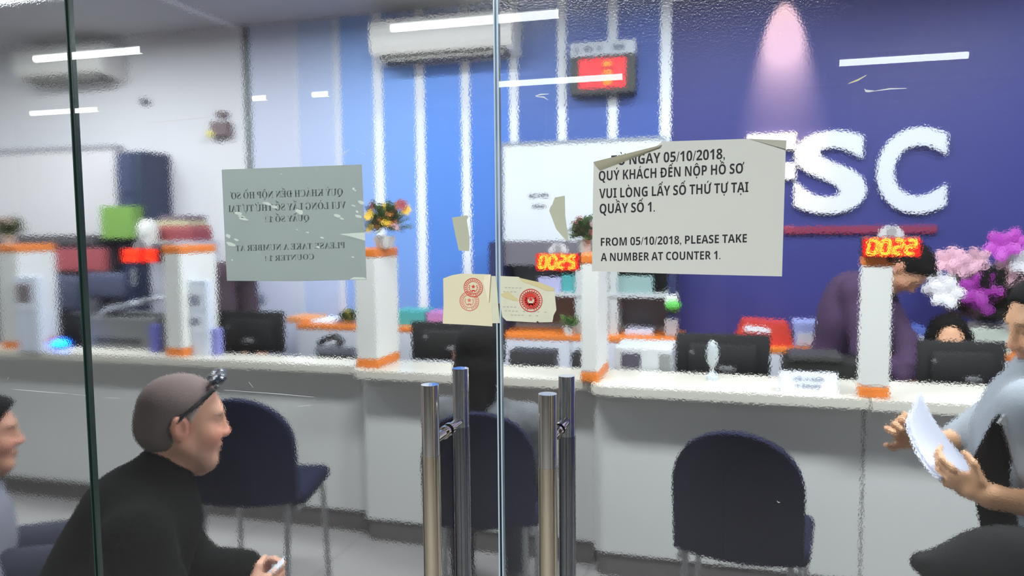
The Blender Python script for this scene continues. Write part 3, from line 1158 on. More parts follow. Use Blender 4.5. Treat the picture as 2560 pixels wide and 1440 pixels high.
# card on the counter
a, b = at(1950, 928, Y=3.27), at(2094, 972, Y=3.27)
t = thing('counter_card', ((a.x + b.x) / 2, 3.27, CT), 'white folded name card with two blurred grey lines standing on the counter', 'card')
k = MB()
k.prism([(a.x, 3.255, CT), (b.x, 3.255, CT), (b.x, 3.285, a.z), (a.x, 3.285, a.z)], (0, .002, 0))
k.prism([(a.x, 3.318, CT), (b.x, 3.318, CT), (b.x, 3.287, a.z), (a.x, 3.287, a.z)], (0, .002, 0))
k.build('card', m_('white_card', (226, 230, 240), .6), t)
k = MB()
for r, xs in ((.66, ((.25, .38), (.42, .50), (.54, .76))), (.34, ((.28, .34), (.37, .70)))):
    for u0, u1 in xs:
        X0, X1 = a.x + (b.x - a.x) * u0, a.x + (b.x - a.x) * u1
        zz = CT + (a.z - CT) * r
        yy = 3.255 + .03 * r - .0008
        k.prism([(X0, yy - .003, zz - .006), (X1, yy - .003, zz - .006), (X1, yy + .001, zz + .006), (X0, yy + .001, zz + .006)], (0, .0004, 0))
k.build('writing', m_('grey_print', (140, 144, 160), .8), t)
# white paper on the counter
a = at(2440, 1000, Z=CT)
tag(MB().box((a.x, a.y + .02, CT + .002), (.16, .10, .003), (0, 0, .2)).build('paper_sheet', m_('white_card', (226, 230, 240)), origin=(a.x, a.y, CT)),
    'white paper sheet lying flat on the counter before the clerk', 'paper')

# ------------------------------------------------------------------ small things on the counters
def block(name, px0, py0, px1, py1, y, dep, m, label, cat, bevel=.005, base=None, group=None, parts=()):
    a, b = at(px0, py0, Y=y), at(px1, py1, Y=y)
    z0 = b.z if base is None else base
    t = thing(name, ((a.x + b.x) / 2, y + dep / 2, z0), label, cat, group)
    MB().ext(a.x, b.x, y, y + dep, z0, a.z, bevel).build('body', m, t)
    for nm, u0, v0, u1, v1, pm_, out in parts:
        X0, X1 = a.x + (b.x - a.x) * u0, a.x + (b.x - a.x) * u1
        Z1, Z0 = a.z + (z0 - a.z) * v0, a.z + (z0 - a.z) * v1
        MB().ext(X0, X1, y - out, y + .001, Z0, Z1, min(.002, out * .4)).build(nm, pm_, t)
    return t


grey_p = m_('grey_print', (140, 144, 160), .8)
paper_w = m_('white_card', (226, 230, 240), .6)
block('leaflet_holder', 473, 700, 523, 884, 3.50, .05, m_('pale_blue_plastic', (214, 220, 234), .4), 'upright pale leaflet holder with grey marks against the divider', 'holder', base=CT,
      parts=[('leaflet', .05, .08, .8, .38, paper_w, .003), ('leaflet', .05, .45, .8, .70, paper_w, .003), ('grey_block', .0, .20, .6, .34, grey_p, .005), ('grey_block', .0, .50, .55, .60, grey_p, .005)])
block('leaflet_holder', 35, 690, 98, 800, 3.38, .05, m_('pale_blue_plastic', (214, 220, 234), .4), 'pale leaflet holder with brown mark by the divider at the far end', 'holder', base=CT,
      parts=[('leaflet', .05, .08, .9, .45, paper_w, .003), ('brown_block', .1, .1, .7, .35, m_('grey_brown_print', (120, 108, 110), .8), .005)])
vio = m_('violet_blue_box', (98, 100, 176), .6)
block('pen_box', 372, 812, 392, 868, 3.52, .05, vio, 'violet blue box squeezed beside the divider on the long counter', 'box', base=CT)
block('pen_box', 527, 822, 545, 876, 3.52, .05, m_('violet_box', (136, 136, 200), .6), 'violet box between leaflet holder and black monitor', 'box', base=CT)
gry = m_('grey_machine', (116, 116, 116), .5, noise=.06, scale=6)
t = block('printer', 218, 792, 388, 868, 3.60, .34, gry, 'grey printer heaped with white papers on the long counter desk', 'printer', base=.741,
          parts=[('front_slot', .1, .35, .8, .45, m_('dark_slot', (60, 60, 64), .6), .004)])
# heap of papers on the printer
a, b = at(222, 790, Y=3.62), at(372, 752, Y=3.62)
t = thing('paper_heap', ((a.x + b.x) / 2, 3.75, a.z), 'loose heap of white papers on the grey printer', 'papers')
rg = random.Random(5)
for i in range(9):
    q = i / 8
    xx = a.x + (b.x - a.x) * (.28 + .5 * q * rg.uniform(.6, 1.2))
    MB().box((xx, 3.74 + rg.uniform(-.04, .04), a.z + .030 + i * .0085), (.20, .15, .006), (rg.uniform(-.08, .08), -.12 - rg.uniform(0, .1), rg.uniform(-.4, .4))).build(
        'sheet', paper_w, t)
# telephone
a, b = at(790, 845, Y=3.66), at(882, 888, Y=3.66)
t = thing('telephone', ((a.x + b.x) / 2, 3.72, .74), 'dark desk telephone before the orange ledge', 'telephone')
dk = m_('charcoal_plastic', (46, 46, 52), .5)
MB().prism([(a.x, 3.66, .741), (b.x, 3.66, .741), (b.x, 3.66, b.z + .0), (a.x, 3.66, b.z + .02)], (0, .18, 0)).build('body', dk, t)
MB().ext(a.x - .004, b.x, 3.65, 3.68, b.z - .005, b.z + .045, .008).build('keypad_face', m_('grey_blue_plastic', (104, 106, 118), .5), t)
MB().tube([(a.x + .01, 3.67, b.z + .055), (a.x + .06, 3.67, b.z + .085), (a.x + .115, 3.67, b.z + .098), (a.x + .15, 3.67, b.z + .06)], [.016, .017, .02, .026], 12).build('handset', black_pl, t, True)
# keyboards / dark trays behind the middle counter
block('card_reader', 1272, 876, 1384, 918, 3.63, .12, dk, 'dark flat machine before the white ledge beside the 0025 display', 'machine', base=.741)
block('card_reader', 1428, 882, 1452, 920, 3.63, .12, dk, 'narrow dark machine next to the divider with the 0025 display', 'machine', base=.741)
t = block('printer', 1536, 868, 1680, 935, 3.62, .28, m_('pale_grey_machine', (196, 200, 206), .5), 'pale grey printer with dark slot beside the big black monitor', 'printer', base=.741,
          parts=[('paper_slot', .12, .10, .46, .36, m_('dark_slot_violet', (70, 68, 84), .6), .004), ('tray', .0, .55, .62, .95, m_('mid_grey_plastic', (128, 130, 132), .6), .008),
                 ('side_panel', .78, .1, .98, .9, m_('mid_grey_plastic', (128, 130, 132), .6), .006)])

# ================================================================== BACK OF THE OFFICE
cred = m_('white_ledge_front', (206, 208, 218), .55)


def credenza(x0, x1, yf, zt, label):
    t = thing('low_cabinet', ((x0 + x1) / 2, yf + .15, 0), label, 'cabinet', 'low cabinets with orange tops')
    MB().ext(x0, x1, yf + .01, yf + .36, 0, zt - .03).build('body', cred, t)
    MB().ext(x0 - .005, x1 + .005, yf, yf + .37, zt - .03, zt, .004).build('top', orange, t)
    n = max(1, round((x1 - x0) / .6))
    for i in range(n):
        a, b = x0 + (x1 - x0) * i / n, x0 + (x1 - x0) * (i + 1) / n
        d = MB().ext(a + .006, b - .006, yf - .004, yf + .012, .05, zt - .04, .002).build('door', cred, t)
        MB().ext((a + b) / 2 - .05, (a + b) / 2 + .05, yf - .016, yf - .004, zt - .12, zt - .108, .003).build('handle', alu, d)
    return t


Z1 = at(1380, 838, Y=4.3).z
credenza(-2.66, -1.50, 4.30, at(800, 812, Y=4.3).z, 'low white cabinet with orange top between two dividers near the telephone')
credenza(-1.49, -0.24, 4.30, Z1, 'low white cabinet with orange top below the grey shelves')
credenza(-0.23, 2.4, 4.30, at(2020, 872, Y=4.3).z, 'low white cabinet with orange top behind the purple clerk')
ZA, ZC = at(800, 812, Y=4.3).z, at(2020, 872, Y=4.3).z

# things on the first low cabinet
def on_top(name, px0, px1, py_top, y, dep, zb, m, label, cat, bevel=.003):
    a, b = at(px0, py_top, Y=y), at(px1, py_top, Y=y)
    o = MB().ext(a.x, b.x, y, y + dep, zb, max(a.z, zb + .006), bevel).build(name, m, origin=((a.x + b.x) / 2, y, zb))
    return tag(o, label, cat)


on_top('folder', 715, 775, 793, 4.36, .22, ZA, m_('orange_folder', (228, 150, 90), .6), 'flat orange folder on the low cabinet behind the black monitor', 'folder')
on_top('paper_stack', 778, 832, 800, 4.36, .22, ZA, paper_w, 'thin white paper stack on the low cabinet beside the orange folder', 'papers')
on_top('folder', 985, 1062, 776, 4.38, .2, ZA, m_('teal_folder', (70, 158, 160), .6), 'teal folder lying against the blue wall', 'folder')
on_top('folder', 1066, 1118, 780, 4.38, .2, ZA, m_('pink_folder', (176, 120, 178), .6), 'pink folder lying beside the teal folder', 'folder')
# small bluish sheet holder and round grey clip on the pale wall
a, b = at(585, 705, Y=WALL_Y - .004), at(640, 765, Y=WALL_Y - .004)
tag(MB().ext(a.x, b.x, WALL_Y - .006, WALL_Y - .0005, b.z, a.z).build('wall_sheet', m_('lavender_sheet', (128, 144, 206), .7), origin=(a.x, WALL_Y, b.z)),
    'lavender blue sheet pinned to the pale wall behind the maroon clerk', 'sheet')
a = at(656, 745, Y=WALL_Y - .004)
t = thing('wall_fitting', (a.x, WALL_Y, a.z), 'small grey oval fitting on the pale wall near the lavender sheet', 'fitting')
MB().ell((a.x, WALL_Y - .01, a.z), (.024, .012, .04)).build('plate', m_('soft_grey', (132, 138, 160), .6), t, True)


# grey shelves right below the whiteboard
xa, xb = -1.385, -0.275
zs0, zs1 = Z1, at(1350, 604, Y=4.45).z
t = thing('shelf_unit', ((xa + xb) / 2, 4.53, zs0), 'grey shelf unit with pale posts standing under the whiteboard', 'shelf')
gs = m_('shelf_grey', (132, 130, 134), .6, noise=.05, scale=5)
gs2 = m_('shelf_grey_dark', (104, 100, 110), .6)
nav = m_('navy_panel', (38, 44, 86), .5)
MB().ext(xa, xb, 4.64, 4.665, zs0, zs1).build('back', gs, t)
MB().ext(xa, xb, 4.40, 4.665, zs1 - .14, zs1).build('top_drawer', gs2, t)
MB().ext(xa, xa + .09, 4.385, 4.64, zs0, zs1 - .0).build('navy_side', nav, t)
MB().ext(xb - .045, xb, 4.385, 4.665, zs0, zs1).build('navy_side', nav, t)
pale = m_('pale_shelf', (190, 194, 196), .5)
x = at(1447, 760, Y=4.4).x
MB().ext(x - .02, x + .02, 4.40, 4.66, zs0, zs1 - .14).build('post', pale, t)
x2 = at(1535, 760, Y=4.4).x
MB().ext(x2 - .03, x2 + .02, 4.40, 4.66, zs0, zs1 - .14).build('post', pale, t)
z = at(1590, 736, Y=4.4).z
MB().ext(xa + .09, xb - .045, 4.395, 4.66, z - .018, z + .006).build('shelf_board', pale, t)
x3 = at(1400, 700, Y=4.4).x
zz = zs1 - .14
on_top('paper_stack', 1345, 1402, 694, 4.42, .2, z + .006, m_('lilac_paper', (170, 168, 206), .7), 'lilac paper stack on the grey shelf below the 0025 display', 'papers')
on_top('folder', 1404, 1440, 688, 4.42, .2, z + .006, m_('teal_folder', (70, 158, 160), .6), 'teal folder upright on the grey shelf near the 0025 display', 'folder')
on_top('folder', 1545, 1632, 690, 4.42, .2, z + .006, m_('grey_teal_file', (140, 168, 166), .6), 'wide grey-teal file on the grey shelf under the notice', 'folder')
on_top('paper_stack', 1562, 1632, 824, 4.42, .2, zs0, m_('lilac_white_paper', (200, 200, 222), .7), 'white paper stack low on the grey shelf', 'papers')
# little plant on the low cabinet behind the seal
leaf_m = m_('leaf_green', (72, 112, 52), .6, noise=.2, scale=30)


def leaf_clump(mb, c, R, n, rnd, size=.03, up=.6):
    for i in range(n):
        q = rnd.uniform(0, 2 * math.pi)
        e = rnd.uniform(-.2, 1.2) * up
        d = Vector((math.cos(q) * math.cos(e), math.sin(q) * math.cos(e), math.sin(e)))
        p = Vector(c) + d * R * rnd.uniform(.4, 1)
        B = d.to_track_quat('X', 'Z').to_matrix()
        mb.ell(p, (size * 1.3, size * .55, size * .12), B, 8, 6)


a = at(1425, 825, Y=4.36)
t = thing('potted_plant', (a.x, 4.36, Z1), 'small green plant on the low cabinet beside the divider with the 0025 display', 'plant')
MB().lathe((a.x, 4.335, Z1), [(.025, 0), (.035, .05)]).build('pot', white_pl, t, True)
k = MB()
leaf_clump(k, (a.x, 4.335, Z1 + .07), .05, 30, rg, .026)
k.build('foliage', leaf_m, t, True)
# white column of boxes beside the navy wall
a = at(1674, 700, Y=4.4)
a.x += .012
t = thing('dispenser', (a.x, 4.4, Z1), 'slim white dispenser with a green top piece beside the grey shelf', 'dispenser')
z0, z1 = Z1, at(1674, 720, Y=4.4).z
MB().ext(a.x - .035, a.x + .035, 4.38, 4.46, z0, z0 + .10, .008).build('base_box', m_('grey_pink_box', (170, 164, 166), .6), t)
MB().ext(a.x - .035, a.x + .035, 4.38, 4.46, z0 + .16, z0 + .24, .008).build('middle_box', white_pl, t)
MB().ext(a.x - .02, a.x + .02, 4.39, 4.45, z0 + .10, z0 + .16).build('dark_neck', black_pl, t)
MB().cyl((a.x, 4.42, z0 + .24), (a.x - .005, 4.42, z1), .032, .022).build('bottle', m_('frosted_white', (206, 210, 216), .4), t, True)
b = at(1685, 765, Y=4.37)
MB().ell((b.x - .005, 4.37, b.z), (.045, .03, .033)).build('green_piece', m_('bright_green', (86, 182, 76), .5), t, True)

# whiteboard
a, b = at(1256, 358, Y=WALL_Y - .05), at(1655, 602, Y=WALL_Y - .05)
zt = at(1450, 355, Y=WALL_Y - .05).z
t = thing('whiteboard', ((a.x + b.x) / 2, WALL_Y, b.z), 'big whiteboard with two short grey lines of writing on the blue wall', 'whiteboard')
MB().ext(a.x, b.x, WALL_Y - .04, WALL_Y - .007, b.z, zt, .003).build('board', m_('whiteboard_face', (218, 222, 228), .35, noise=.02, scale=4), t)
fr = m_('aluminium_frame', (150, 158, 172), .4, metal=.4)
k = MB()
k.ext(a.x - .012, b.x + .012, WALL_Y - .048, WALL_Y - .007, zt, zt + .015)
k.ext(a.x - .012, b.x + .012, WALL_Y - .048, WALL_Y - .007, b.z - .015, b.z)
k.ext(a.x - .012, a.x, WALL_Y - .048, WALL_Y - .007, b.z, zt)
k.ext(b.x, b.x + .012, WALL_Y - .048, WALL_Y - .007, b.z, zt)
k.build('frame', fr, t)
k = MB()
yw = WALL_Y - .0412
for px0, px1, py in ((1322, 1342, 490), (1345, 1372, 489), (1332, 1364, 516)):
    p0, p1 = at(px0, py + 5, Y=yw), at(px1, py - 5, Y=yw)
    for i in range(4):
        xx = p0.x + (p1.x - p0.x) * i / 4
        k.ext(xx, xx + (p1.x - p0.x) * .18, yw - .001, yw + .002, p0.z, p1.z)
    k.ext(p0.x, p1.x, yw - .001, yw + .002, p0.z + .010, p0.z + .018)
k.build('writing', m_('grey_marker', (146, 148, 158), .8), t)

# wall letters
let_m = m_('white_letter', (214, 218, 230), .5)


def wall_letter(ch, px0, px1, py0, py1, label):
    y = WALL_Y - .035
    zt, zb = at((px0 + px1) / 2, py0, Y=y).z, at((px0 + px1) / 2, py1, Y=y).z
    x0, x1 = at(px0, (py0 + py1) / 2, Y=y).x, at(px1, (py0 + py1) / 2, Y=y).x
    me = text_mesh(ch, .035, .5)
    co = np.empty(len(me.vertices) * 3)
    me.vertices.foreach_get('co', co)
    co = co.reshape(-1, 3)
    mn, mx = co.min(0), co.max(0)
    q = (co - mn) / (mx - mn)
    out = np.stack([x0 + (x1 - x0) * q[:, 0], WALL_Y - .002 - .033 * q[:, 2], zb + (zt - zb) * q[:, 1]], 1)
    me.vertices.foreach_set('co', out.ravel())
    me.update()
    bm = bmesh.new()
    bm.from_mesh(me)
    bmesh.ops.recalc_face_normals(bm, faces=bm.faces[:])
    bm.to_mesh(me)
    bm.free()
    o = link_mesh('wall_letter', me, let_m, origin=((x0 + x1) / 2, WALL_Y, zb))
    return tag(o, label, 'letter', 'white raised wall letters')


wall_letter('F', 1866, 1989, 333, 533, 'white raised letter F half hidden by the paper notice')
wall_letter('S', 1984, 2168, 326, 534, 'white raised letter S on the navy wall')
wall_letter('C', 2192, 2368, 318, 534, 'white raised letter C on the navy wall')
# red LED reflection under the letters, put in as a dull red strip
a, b = at(1958, 566, Y=WALL_Y - .02), at(2342, 582, Y=WALL_Y - .02)
tag(MB().ext(a.x, b.x, WALL_Y - .025, WALL_Y - .0005, b.z - .002, a.z, .004).build('led_reflection_strip', m_('led_reflection_red', (128, 36, 72), .6, noise=.25, scale=3), origin=((a.x + b.x) / 2, WALL_Y, b.z)),
    'long dull red LED reflection painted as a strip under the letters', 'strip')

# rate board with red light panel
y = WALL_Y - .11
a, b = at(1424, 108, Y=y), at(1588, 230, Y=y)
zt = at(1506, 102, Y=y).z
zm = at(1506, 138, Y=y).z
t = thing('led_board', ((a.x + b.x) / 2, WALL_Y, b.z), 'black framed board with glowing red panel and a grey heading strip', 'board')
MB().ext(a.x, b.x, y, WALL_Y - .007, b.z, zm, .006).build('frame', m_('black_frame', (26, 28, 32), .4), t)
hd = MB().ext(a.x, b.x, y, WALL_Y - .007, zm, zt, .006).build('heading_strip', m_('grey_heading', (186, 192, 204), .5), t)
k = MB()
for u0, u1 in ((.07, .10), (.12, .15), (.22, .36), (.42, .46), (.48, .50), (.66, .84)):
    X0, X1 = a.x + (b.x - a.x) * u0, a.x + (b.x - a.x) * u1
    k.ext(X0, X1, y - .0015, y, zm + (zt - zm) * .3, zm + (zt - zm) * .68)
k.build('blurred_heading', m_('dark_grey_print', (118, 124, 144), .7), hd)
c0, c1 = at(1448, 150, Y=y - .002), at(1564, 216, Y=y - .002)
ct = at(1506, 146, Y=y - .002).z
MB().ext(c0.x, c1.x, y - .004, y + .002, c1.z, ct).build('lit_panel', m_('lit_red_panel', (140, 8, 20), .4, emit=(255, 22, 40), power=1.0), t)
k = MB()
kd = MB()
for i in range(3):
    z0 = c1.z + (ct - c1.z) * (.12 + .31 * i)
    k.ext(c0.x + (c1.x - c0.x) * .52, c0.x + (c1.x - c0.x) * .70, y - .006, y - .003, z0, z0 + (ct - c1.z) * .14)
    if i:
        kd.ext(c0.x + (c1.x - c0.x) * .46, c0.x + (c1.x - c0.x) * .74, y - .0055, y - .003, z0 - (ct - c1.z) * .10, z0 - (ct - c1.z) * .055)
k.build('orange_figures', m_('lit_orange_figure', (255, 100, 20), .5, emit=(255, 120, 20), power=1.4), t)
kd.build('dark_ruling', m_('dark_red', (60, 4, 8), .6), t)

# air conditioners
ac_m = m_('air_conditioner_white', (222, 220, 216), .4)


def aircon(x0, x1, zb, zt, label):
    t = thing('air_conditioner', ((x0 + x1) / 2, WALL_Y - .1, zb), label, 'air conditioner', 'wall air conditioners')
    y1, y0 = WALL_Y - .007, WALL_Y - .23
    prof = [(y1, zb + .02), (y1, zt), (y0 + .03, zt), (y0 + .005, zt - .02), (y0, zt - .05), (y0, zb + .10), (y0 + .02, zb + .06)]
    k = MB()
    k.prism([(x0, y, z) for y, z in prof + [(y0 + .05, zb + .04)]], (x1 - x0, 0, 0))
    k.build('body', ac_m, t)
    k = MB()
    k.prism([(x0 + .05, y0 + .018, zb + .066), (x0 + .05, y0 + .05, zb + .036), (x0 + .05, y1 - .06, zb + .012), (x0 + .05, y1 - .06, zb + .03)], (x1 - x0 - .10, 0, 0))
    k.build('outlet', m_('dark_outlet', (44, 44, 46), .6), t)
    k = MB()
    k.box(((x0 + x1) / 2, y0 + .055, zb + .030), (x1 - x0 - .12, .075, .008), (.5, 0, 0), .002)
    k.build('louvre', m_('louvre_grey', (170, 168, 162), .5), t)
    MB().ext(x0 + .02, x1 - .02, y0 - .002, y0 + .002, zt - .10, zt - .097).build('front_seam', m_('seam_grey', (150, 150, 150), .6), t)


aircon(at(942, 100, Y=4.6).x, at(1292, 90, Y=4.6).x, at(1100, 156, Y=4.6).z, at(1100, 34, Y=4.5).z, 'white wall air conditioner over the blue stripes')
aircon(at(66, 160, Y=4.6).x, at(284, 160, Y=4.6).x, at(180, 210, Y=4.6).z, at(180, 112, Y=4.5).z, 'white wall air conditioner on the plain white wall')
# small fittings on the white wall
a, b = at(346, 246, Y=4.7), at(376, 262, Y=4.7)
t = thing('wall_sensor', ((a.x + b.x) / 2, WALL_Y, b.z), 'small dark oval sensor high on the white wall', 'sensor')
MB().ell(((a.x + b.x) / 2, WALL_Y - .018, (a.z + b.z) / 2), (.042, .02, .024)).build('dome', m_('grey_sensor', (98, 98, 108), .6), t, True)
a, b = at(518, 304, Y=4.66), at(568, 340, Y=4.66)
t = thing('wall_lantern', ((a.x + b.x) / 2, WALL_Y, b.z), 'small brown wall box with yellowish corner on the white wall', 'box')
MB().ext(a.x + .02, b.x, 4.66, WALL_Y, b.z, a.z, .01).build('body', m_('brown_box', (116, 98, 102), .6), t)
MB().ell((a.x + .022, 4.655, b.z + .02), (.035, .01, .026)).build('yellow_corner', m_('pale_yellow', (214, 204, 120), .5), t, True)
a, b = at(538, 278, Y=4.68), at(562, 291, Y=4.68)
MB().ext(a.x, b.x, 4.68, WALL_Y, b.z, a.z, .008).build('top_piece', m_('brown_box', (116, 98, 102)), t)

# white board, navy cabinet and dark shelf by the white wall
a, b = at(20, 384, Y=4.62), at(298, 592, Y=4.62)
t = thing('notice_board', ((a.x + b.x) / 2, WALL_Y, b.z), 'large pale board on the white wall beside the tall navy cabinet', 'board')
MB().ext(a.x - .5, b.x - .01, 4.62, WALL_Y, b.z + .01, a.z, .004).build('panel', m_('pale_pink_white', (216, 212, 216), .55), t)
MB().ext(a.x - .5, b.x - .01, 4.61, WALL_Y, a.z, a.z + .03).build('top_rail', m_('grey_rail', (150, 150, 158), .6), t)
a, b = at(293, 380, Y=4.45), at(368, 600, Y=4.45)
t = thing('tall_cabinet', ((a.x + b.x) / 2, 4.55, 0), 'tall narrow navy blue cabinet against the white wall', 'cabinet')
MB().ext(a.x, b.x, 4.45, WALL_Y - .002, 0, a.z, .006).build('body', m_('dark_navy', (46, 54, 84), .5), t)
xm = a.x + (b.x - a.x) * .62
d = MB().ext(a.x + .005, xm - .004, 4.438, 4.45, .1, a.z - .3).build('door', m_('dark_navy_door', (52, 60, 92), .5), t)
MB().ext(xm - .03, xm - .018, 4.42, 4.438, 1.2, 1.32).build('handle', alu, d)
d = MB().ext(xm + .004, b.x - .005, 4.438, 4.45, .1, a.z - .02).build('door', m_('dark_navy_side', (40, 50, 74), .5), t)
a.z -= .29
MB().ext(a.x + .005, xm - .004, 4.438, 4.45, a.z, a.z + .27).build('upper_door', m_('dark_navy_door', (52, 60, 92), .5), t)
a, b = at(40, 598, Y=4.30), at(300, 700, Y=4.30)
XS0, XS1 = at(-300, 598, Y=4.3).x, at(283, 640, Y=4.45).x - .02
t = thing('sideboard', ((XS0 + XS1) / 2, 4.4, 0), 'dark grey sideboard below the large pale board', 'cabinet')
dg = m_('dark_grey_wood', (78, 76, 82), .5)
MB().ext(XS0, XS1, 4.30, 4.60, 0, a.z - .04).build('body', m_('grey_wood', (104, 102, 112), .6), t)
MB().ext(XS0 - .01, XS1 + .01, 4.28, 4.61, a.z - .04, a.z, .004).build('top', dg, t)
on_top('box_file', 250, 330, 516, 4.32, .10, a.z, m_('leaf_green_box', (112, 152, 70), .6), 'bright green box standing on the dark sideboard', 'box')
block('red_box', 122, 622, 262, 678, 4.22, .05, m_('dull_red', (160, 74, 82), .7), 'dull red box in front of the dark sideboard', 'box', base=None)

# chairs for the staff by the far end (dark backs)
navy_f = m_('navy_fabric', (17, 20, 44), .95, noise=.25, scale=40, bump=.15, spec=.15)
chrome = m_('grey_steel_tube', (150, 150, 152), .3, metal=.8)


def staff_chair(px0, px1, py0, py1, y, label):
    a, b = at(px0, py0, Y=y), at(px1, py1, Y=y)
    cx = (a.x + b.x) / 2
    t = thing('office_chair', (cx, y, 0), label, 'chair', 'grey-blue staff chairs')
    f = m_('grey_blue_fabric', (70, 74, 98), .85, noise=.15, scale=30)
    MB().ext(a.x, b.x, y, y + .06, b.z, a.z, .025, 4).build('backrest', f, t, True)
    MB().ext(a.x, b.x, y - .42, y, .42, .49, .03, 4).build('seat', f, t, True)
    MB().ext(cx - .03, cx + .03, y + .02, y + .05, .44, b.z + .02).build('back_bracket', black_pl, t)
    MB().cyl((cx, y - .2, .08), (cx, y - .2, .42), .025).build('column', black_pl, t, True)
    for i in range(5):
        q = i * 2 * math.pi / 5
        MB().tube([(cx, y - .2, .10), (cx + .26 * math.cos(q), y - .2 + .26 * math.sin(q), .04)], [.022, .016]).build('foot', black_pl, t, True)


staff_chair(108, 198, 690, 780, 4.08, 'grey-blue staff chair back nearest the far end divider')
staff_chair(208, 306, 682, 748, 4.06, 'grey-blue staff chair back in front of the tall navy cabinet')

# cabinet with stacked folders behind the second divider
a, b = at(372, 602, Y=4.2), at(486, 602, Y=4.2)
t = thing('filing_cabinet', ((a.x + b.x) / 2, 4.35, 0), 'pale filing cabinet hidden behind the divider with stacked folders on top', 'cabinet')
MB().ext(a.x, b.x, 4.2, 4.44, 0, a.z, .006).build('body', m_('pale_grey_steel', (176, 176, 186), .5), t)
for i in range(4):
    z = a.z - .36 * (i + 1)
    d = MB().ext(a.x + .01, b.x - .01, 4.192, 4.2, z + .01, z + .35).build('drawer', m_('pale_grey_steel_front', (168, 168, 178), .5), t)
    MB().ext((a.x + b.x) / 2 - .05, (a.x + b.x) / 2 + .05, 4.18, 4.192, z + .25, z + .265).build('handle', alu, d)
zc = a.z
yy = 4.21
zq = zc
for i, (dz, c, x0, x1, lb) in enumerate([(.065, (146, 66, 74), 378, 482, 'maroon folder at the bottom of the stack on the filing cabinet'),
                                         (.035, (168, 92, 92), 384, 478, 'dull pink folder second in the stack on the filing cabinet'),
                                         (.030, (190, 186, 150), 380, 470, 'cream folder third in the stack on the filing cabinet'),
                                         (.035, (118, 100, 110), 400, 468, 'grey-brown folder topmost in the stack on the filing cabinet')]):
    X0, X1 = at(x0, 590, Y=yy).x, at(x1, 590, Y=yy).x
    tag(MB().ext(X0, X1, yy, yy + .2, zq + .0005, zq + dz, .004).build('folder', m_('folder_%d' % i, c, .6), origin=((X0 + X1) / 2, yy + .1, zq)), lb, 'folder', 'folders stacked on the filing cabinet')
    zq += dz
# (round white alarm bell on the cabinet top)
a = at(372, 552, Y=4.16)
t = thing('jar', (a.x, 4.19, zc), 'round whitish jar in front of the folder stack', 'jar')
MB().lathe((a.x + .02, 4.13, zc - .0), [(.05, 0), (.065, .03), (.065, .10), (.04, .135), (.02, .14)]).build('body', m_('off_white', (206, 204, 200), .5), t, True)
a = at(400, 602, Y=4.13)
MB().ext(a.x - .10, a.x + .06, 4.07, 4.2, zc - .012, zc).build('saucer', m_('off_white', (206, 204, 200)), t)

# right side: trays and boxes on the low cabinet
a, b = at(1842, 802, Y=4.36), at(1980, 855, Y=4.36)
t = thing('paper_tray', ((a.x + b.x) / 2, 4.45, ZC), 'red desk tray holding a white sheet behind the big black monitor', 'tray')
rd = m_('red_plastic', (200, 62, 50), .45)
zt = a.z
k = MB()
k.prism([(a.x - .02, 4.36, ZC), (a.x + .03, 4.36, zt), (b.x - .02, 4.36, zt - .012), (b.x + .01, 4.36, ZC)], (0, .2, 0))
k.build('body', rd, t)
MB().prism([(a.x + .035, 4.358, zt - .055), (a.x + .05, 4.358, zt - .022), (b.x - .12, 4.358, zt - .038), (b.x - .11, 4.358, zt - .062)], (0, -.004, 0)).build('white_sheet', paper_w, t)
block('box_file', 1986, 806, 2052, 864, 4.36, .2, m_('pale_blue_box', (150, 160, 214), .6), 'pale blue box file with white label beside the red tray', 'box', base=ZC,
      parts=[('label', .12, .42, .95, .92, m_('pale_grey_label', (196, 200, 216), .6), .003)])
block('box_file', 2226, 818, 2316, 862, 4.36, .2, m_('mid_blue_box', (92, 112, 196), .6), 'blue box file behind the divider with the 0022 display', 'box', base=ZC,
      parts=[('label', .3, .35, .9, .9, m_('pale_grey_label', (196, 200, 216), .6), .003)])
block('card_box', 2428, 822, 2530, 850, 4.31, .06, m_('pale_green_white', (206, 212, 200), .6), 'pale box standing in front of the orchids', 'box', base=ZC)

# ------------------------------------------------------------------ flowers
def petal_flower(mb, c, R, facing, n=5, rnd=rg):
    """open blossom: rounded cupped petals around a centre"""
    f = Vector(facing).normalized()
    B = f.to_track_quat('Z', 'Y').to_matrix()
    a0 = rnd.uniform(0, 1)
    for i in range(n):
        q = 2 * math.pi * i / n + a0
        d = B @ Vector((math.cos(q), math.sin(q), .22))
        t_ = B @ Vector((-math.sin(q), math.cos(q), 0))
        nn = d.cross(t_)
        Rm = Matrix((d.normalized(), t_.normalized(), nn.normalized())).transposed()
        mb.ell(Vector(c) + d * R * .52, (R * .52, R * .40, R * .07), Rm, 10, 6)


